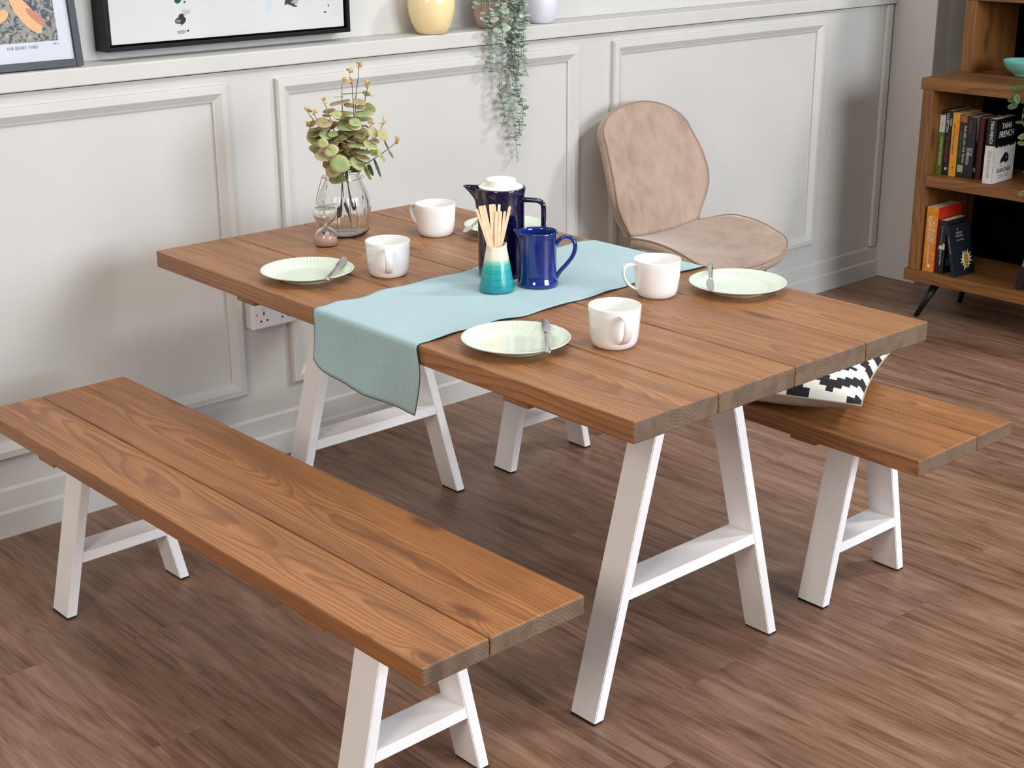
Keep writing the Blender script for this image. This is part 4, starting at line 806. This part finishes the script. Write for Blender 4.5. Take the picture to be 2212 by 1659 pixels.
spine(b, 'DEATH COMES TO PEMBERLEY', .0088, m_lk, .138, -.009, .95); spine(b, 'P.D. JAMES', .0148, m_lo, .182, -.0205, .9); spine(b, '+', .018, m_lk, .034, -.014); 
b = book('dark green and black book with a pale window at the foot of its spine', 4.860, -.5640, .033, zz, .13, .230, bmat('dark_moss_cover', (34, 38, 20)), GB)
obj('spine_panel', B(-.0004, .0002, -.029, -.003, .205, .228), bmat('russet_panel', (150, 92, 64)), b); obj('spine_panel', B(-.0004, .0002, -.028, -.005, .020, .046), bmat('pale_moss_panel', (168, 170, 118)), b)
spine(b, 'THE GIRL ON THE TRAIN', .0125, m_lw, .125, -.024, .98); spine(b, 'PAULA HAWKINS', .0120, bmat('olive_lettering', (108, 104, 52)), .122, -.009, 1.0)
b = book('dark plum book with white and red spine lettering, pale streak on its cover', 4.860, -.5980, .034, zz, .13, .228, bmat('plum_black_cover', (36, 28, 38)), GB, lean=0)
spine(b, 'ROBINSON', .0175, m_lw, .082, -.0085, .70); spine(b, 'PETER', .0140, m_lw, .100, -.0205, .85); spine(b, 'NOT DARK YET', .0105, m_lr, .190, -.010, .6)
lettering('ROB', .024, (.030, -.0343, .032), (1, 0, 0), (0, 0, 1), m_lw, b)
bm = bmesh.new(); extrude_poly(bm, [(.004, .226), (.030, .226), (.018, .16), (.012, .135), (.008, .175)], lambda x, z_: Vector((x, -.0343, z_)), (0, .0002, 0)); obj('cover_streak', bm, bmat('pale_streak', (176, 176, 190)), b)
b = book('thin maroon book between the plum book and the black and white hardback', 4.874, -.6345, .022, zz, .13, .226, bmat('maroon_cover', (70, 26, 24)), GB)
m_bl = bmat('black_dust_jacket', (14, 14, 17), .35); m_wh = bmat('white_dust_jacket', (214, 212, 206), .4)
b = book('black and white hardback standing forward with a house on its cover', 4.822, -.6990, .036, zz, .158, .236, [m_bl, m_wh], GB, name='hardback_book', yaw=radians(3))
for f in b.children[0].data.polygons: pass
obj('jacket_lower_band', (lambda bm: (box(bm, -.0006, .159, -.0368, -.0355, .0005, .138), box(bm, -.0006, .0002, -.0368, .0002, .0005, .138), bm)[2])(bmesh.new()), m_wh, b)
bm = bmesh.new(); R = random.Random(3); pts = [(0.0, .150)]
for i in range(1, 40): pts.append((i*.159/40, .137-R.random()*.010))
pts += [(.159, .150)]; extrude_poly(bm, pts, lambda x, z_: Vector((x, -.0371, z_)), (0, .0002, 0)); obj('jacket_torn_edge', bm, m_bl, b)
m_lg = bmat('grey_lettering', (150, 150, 150))
lettering('TANA', .0300, (.077, -.0373, .206), (1, 0, 0), (0, 0, 1), m_lw, b, stretch=.95); lettering('FRENCH', .0330, (.080, -.0373, .176), (1, 0, 0), (0, 0, 1), m_lw, b, stretch=.9)
lettering('SEARCHER', .0225, (.082, -.0373, .043), (1, 0, 0), (0, 0, 1), m_lk, b, stretch=.98); lettering('THE', .008, (.060, -.0373, .060), (1, 0, 0), (0, 0, 1), m_lg, b)
for z_ in (.026, .019): lettering('a stunning mystery of a small town', .0060, (.082, -.0373, z_), (1, 0, 0), (0, 0, 1), m_lg, b)
spine(b, 'TANA FRENCH', .0185, m_lw, .188, -.018, .66); spine(b, 'THE SEARCHER', .0165, m_lg, .070, -.018, .90, x=-.0009)
bm = bmesh.new(); extrude_poly(bm, [(.048, .070), (.058, .090), (.066, .092), (.068, .100), (.074, .098), (.076, .106), (.092, .108), (.112, .096), (.112, .074), (.088, .068), (.080, .076)], lambda x, z_: Vector((x, -.0374, z_)), (0, .0003, 0)); hs = obj('house_picture', bm, m_lk, b)
obj('house_window', B(.094, .097, -.0377, -.0375, .084, .094), m_wh, hs)
GL = 'books on the lowest shelf'; zz = .1913
m_or = plain('orange_mottled_cover', (214, 134, 34), .4, .14, 60)
b = book('thick orange hardback with white spine lettering on the lowest shelf', 4.815, -.4870, .047, zz, .165, .250, m_or, GL, name='hardback_book')
obj('front_cover', B(.004, .165, -.0480, -.0471, 0, .250), bmat('scarlet_cover', (196, 44, 22)), b)
spine(b, 'LOVE SONGS', .0215, m_lw, .165, -.016, .80); spine(b, 'OF W.E.B. DU BOIS', .0125, m_lw, .155, -.032, .82); spine(b, 'HONOREE JEFFERS', .0100, m_lw, .068, -.018, .9); obj('spine_mark', B(-.0004, .0002, -.030, -.020, .016, .028), m_lw, b)
b = book('black book with a white splash on its spine beside the orange hardback', 4.818, -.5420, .032, zz, .140, .207, bmat('soft_black_cover', (26, 24, 28)), GL)
spine(b, 'The New Confessions', .0100, m_lg, .150, -.016, .8); spine(b, 'Just Like Mother', .0110, m_lw, .062, -.016, .8)
bm = bmesh.new(); extrude_poly(bm, [(-.004, .096), (-.010, .112), (-.020, .108), (-.024, .120), (-.031, .116), (-.031, .094)], lambda y, z_: Vector((-.0004, y, z_)), (.0003, 0, 0)); obj('spine_splash', bm, m_wh, b)
obj('cover_dot', (lambda bm: (bmesh.ops.transform(bm, matrix=Matrix.Translation((.030, -.0322, .045)) @ Matrix.Rotation(pi/2, 4, 'X'), verts=bm.verts), bm)[1])(lathe([(0, 0), (.0165, 0), (.0165, .0003), (0, .0003)], 32)), bmat('bright_blue_dot', (22, 104, 158)), b)
b = book('small dark book leaning left with a golden insect on its cover', 4.800, -.6240, .014, zz+.0002, .125, .194, bmat('midnight_cover', (20, 26, 34)), GL, lean=radians(-13.5), yaw=radians(-4))
fy = -.0143; lettering('I', .014, (.050, fy, .176), (1, 0, 0), (0, 0, 1), m_lw, b); lettering('VILLAIN', .011, (.056, fy, .162), (1, 0, 0), (0, 0, 1), m_lg, b); lettering('GENOME', .011, (.056, fy, .150), (1, 0, 0), (0, 0, 1), m_lg, b); lettering('Vine Deloria', .009, (.060, fy, .135), (1, 0, 0), (0, 0, 1), m_lg, b)
lettering('VILLAIN GENOME', .008, (-.0003, -.007, .120), DN, RIGHTV, m_lg, b)
m_gold = bmat('golden_print', (190, 140, 34)); m_iv = bmat('ivory_print', (214, 208, 180))
wing = []
R = random.Random(5)
for k in range(28): q = 2*pi*k/28; rr = (.036 if k % 2 else .022)*(1+R.uniform(-.2, .2)); wing.append((.082+rr*cos(q), .055+rr*1.05*sin(q)))
bm = bmesh.new(); extrude_poly(bm, wing, lambda x, z_: Vector((x, fy-.0001, z_)), (0, .0002, 0)); wg = obj('cover_emblem', bm, m_iv, b)
bm = bmesh.new(); extrude_poly(bm, [(.082+.013*cos(2*pi*k/24), .056+.032*sin(2*pi*k/24)) for k in range(24)], lambda x, z_: Vector((x, fy-.0004, z_)), (0, .0002, 0)); obj('emblem_body', bm, m_gold, wg)
for k in range(4): obj('emblem_stripe', B(.072, .092, fy-.0007, fy-.0005, .036+k*.011, .0375+k*.011), m_lk, wg)
b = book('dark book leaning right at the picture edge, on the lowest shelf', 4.825, -.868, .030, zz+.0002, .135, .215, bmat('ink_cover', (22, 25, 32)), GL, lean=radians(13))
b.location.z += .0068
spine(b, 'HEIDI', .0125, m_lw, .105, -.0205, .8); spine(b, 'PERKS', .0125, m_lw, .100, -.009, .8); obj('spine_flash', B(-.0004, .0002, -.026, -.004, .118, .134), bmat('magenta_flash', (190, 40, 96)), b)
# trailing green plant on the ledge board, its pot beyond the picture edge
iv = thing('ivy_plant', 'green leafy vine trailing from the bookcase ledge at the right picture edge', 'plant', (4.90, -1.13, .9205))
obj('pot', lathe([(0, .001), (.045, .001), (.05, .004), (.062, .09), (.064, .10), (.060, .10), (.057, .09), (.045, .01), (0, .01)], 48), m_potw, iv, smooth=True)
obj('soil', lathe([(0, .088), (.056, .086), (.055, .080), (0, .080)], 32), m_soil, iv)
IVM = [leafmat('vine_leaf', (56, 80, 34), (72, 96, 48)), leafmat('vine_leaf_light', (84, 110, 60), (120, 138, 92))]
R = random.Random(8); i0_ = Vector((4.90, -1.13, .9205))
for pl in ([(0, 0, .095), (-.04, .06, .13), (-.075, .20, .06), (-.122, .27, .035), (-.135, .29, -.02), (-.14, .30, -.10), (-.135, .27, -.16)], [(0, .02, .095), (-.06, .08, .12), (-.11, .20, .04), (-.125, .275, -.04), (-.13, .27, -.12), (-.13, .285, -.20), (-.132, .265, -.28), (-.13, .262, -.36)],
           [(0, .0, .095), (-.05, .02, .13), (-.12, .12, .05), (-.135, .235, -.05), (-.14, .245, -.15), (-.138, .24, -.26), (-.14, .25, -.34)], [(.01, .01, .095), (-.07, .10, .11), (-.12, .28, .03), (-.13, .335, -.01), (-.135, .325, -.06)]):
    P = [Vector((p.x, p.y-.035, p.z)) for p in spline(pl, 6)]; so = obj('vine', T(P, .0011, 5), m_tw, iv, smooth=True); V, F, A, MI = [], [], [], []
    for k in range(3, len(P)-1, 2):
        d = Vector((-.2+R.uniform(-.3, .2), R.uniform(-1, 1), R.uniform(-.5, .4))).normalized(); n = Vector((-1, R.uniform(-.4, .4), R.uniform(.1, .9))); n = (n-d*n.dot(d)).normalized(); sz = R.uniform(.012, .018)
        add_leaf(V, F, A, MI, P[k]+d*sz, n, d, sz, sz*.62, R.choice([0, 0, 1]), .2)
    o = obj('foliage', (V, [], F), IVM, so, smooth=True); attr(o, 'lf', A)
    for p, mi in zip(o.data.polygons, MI): p.material_index = mi
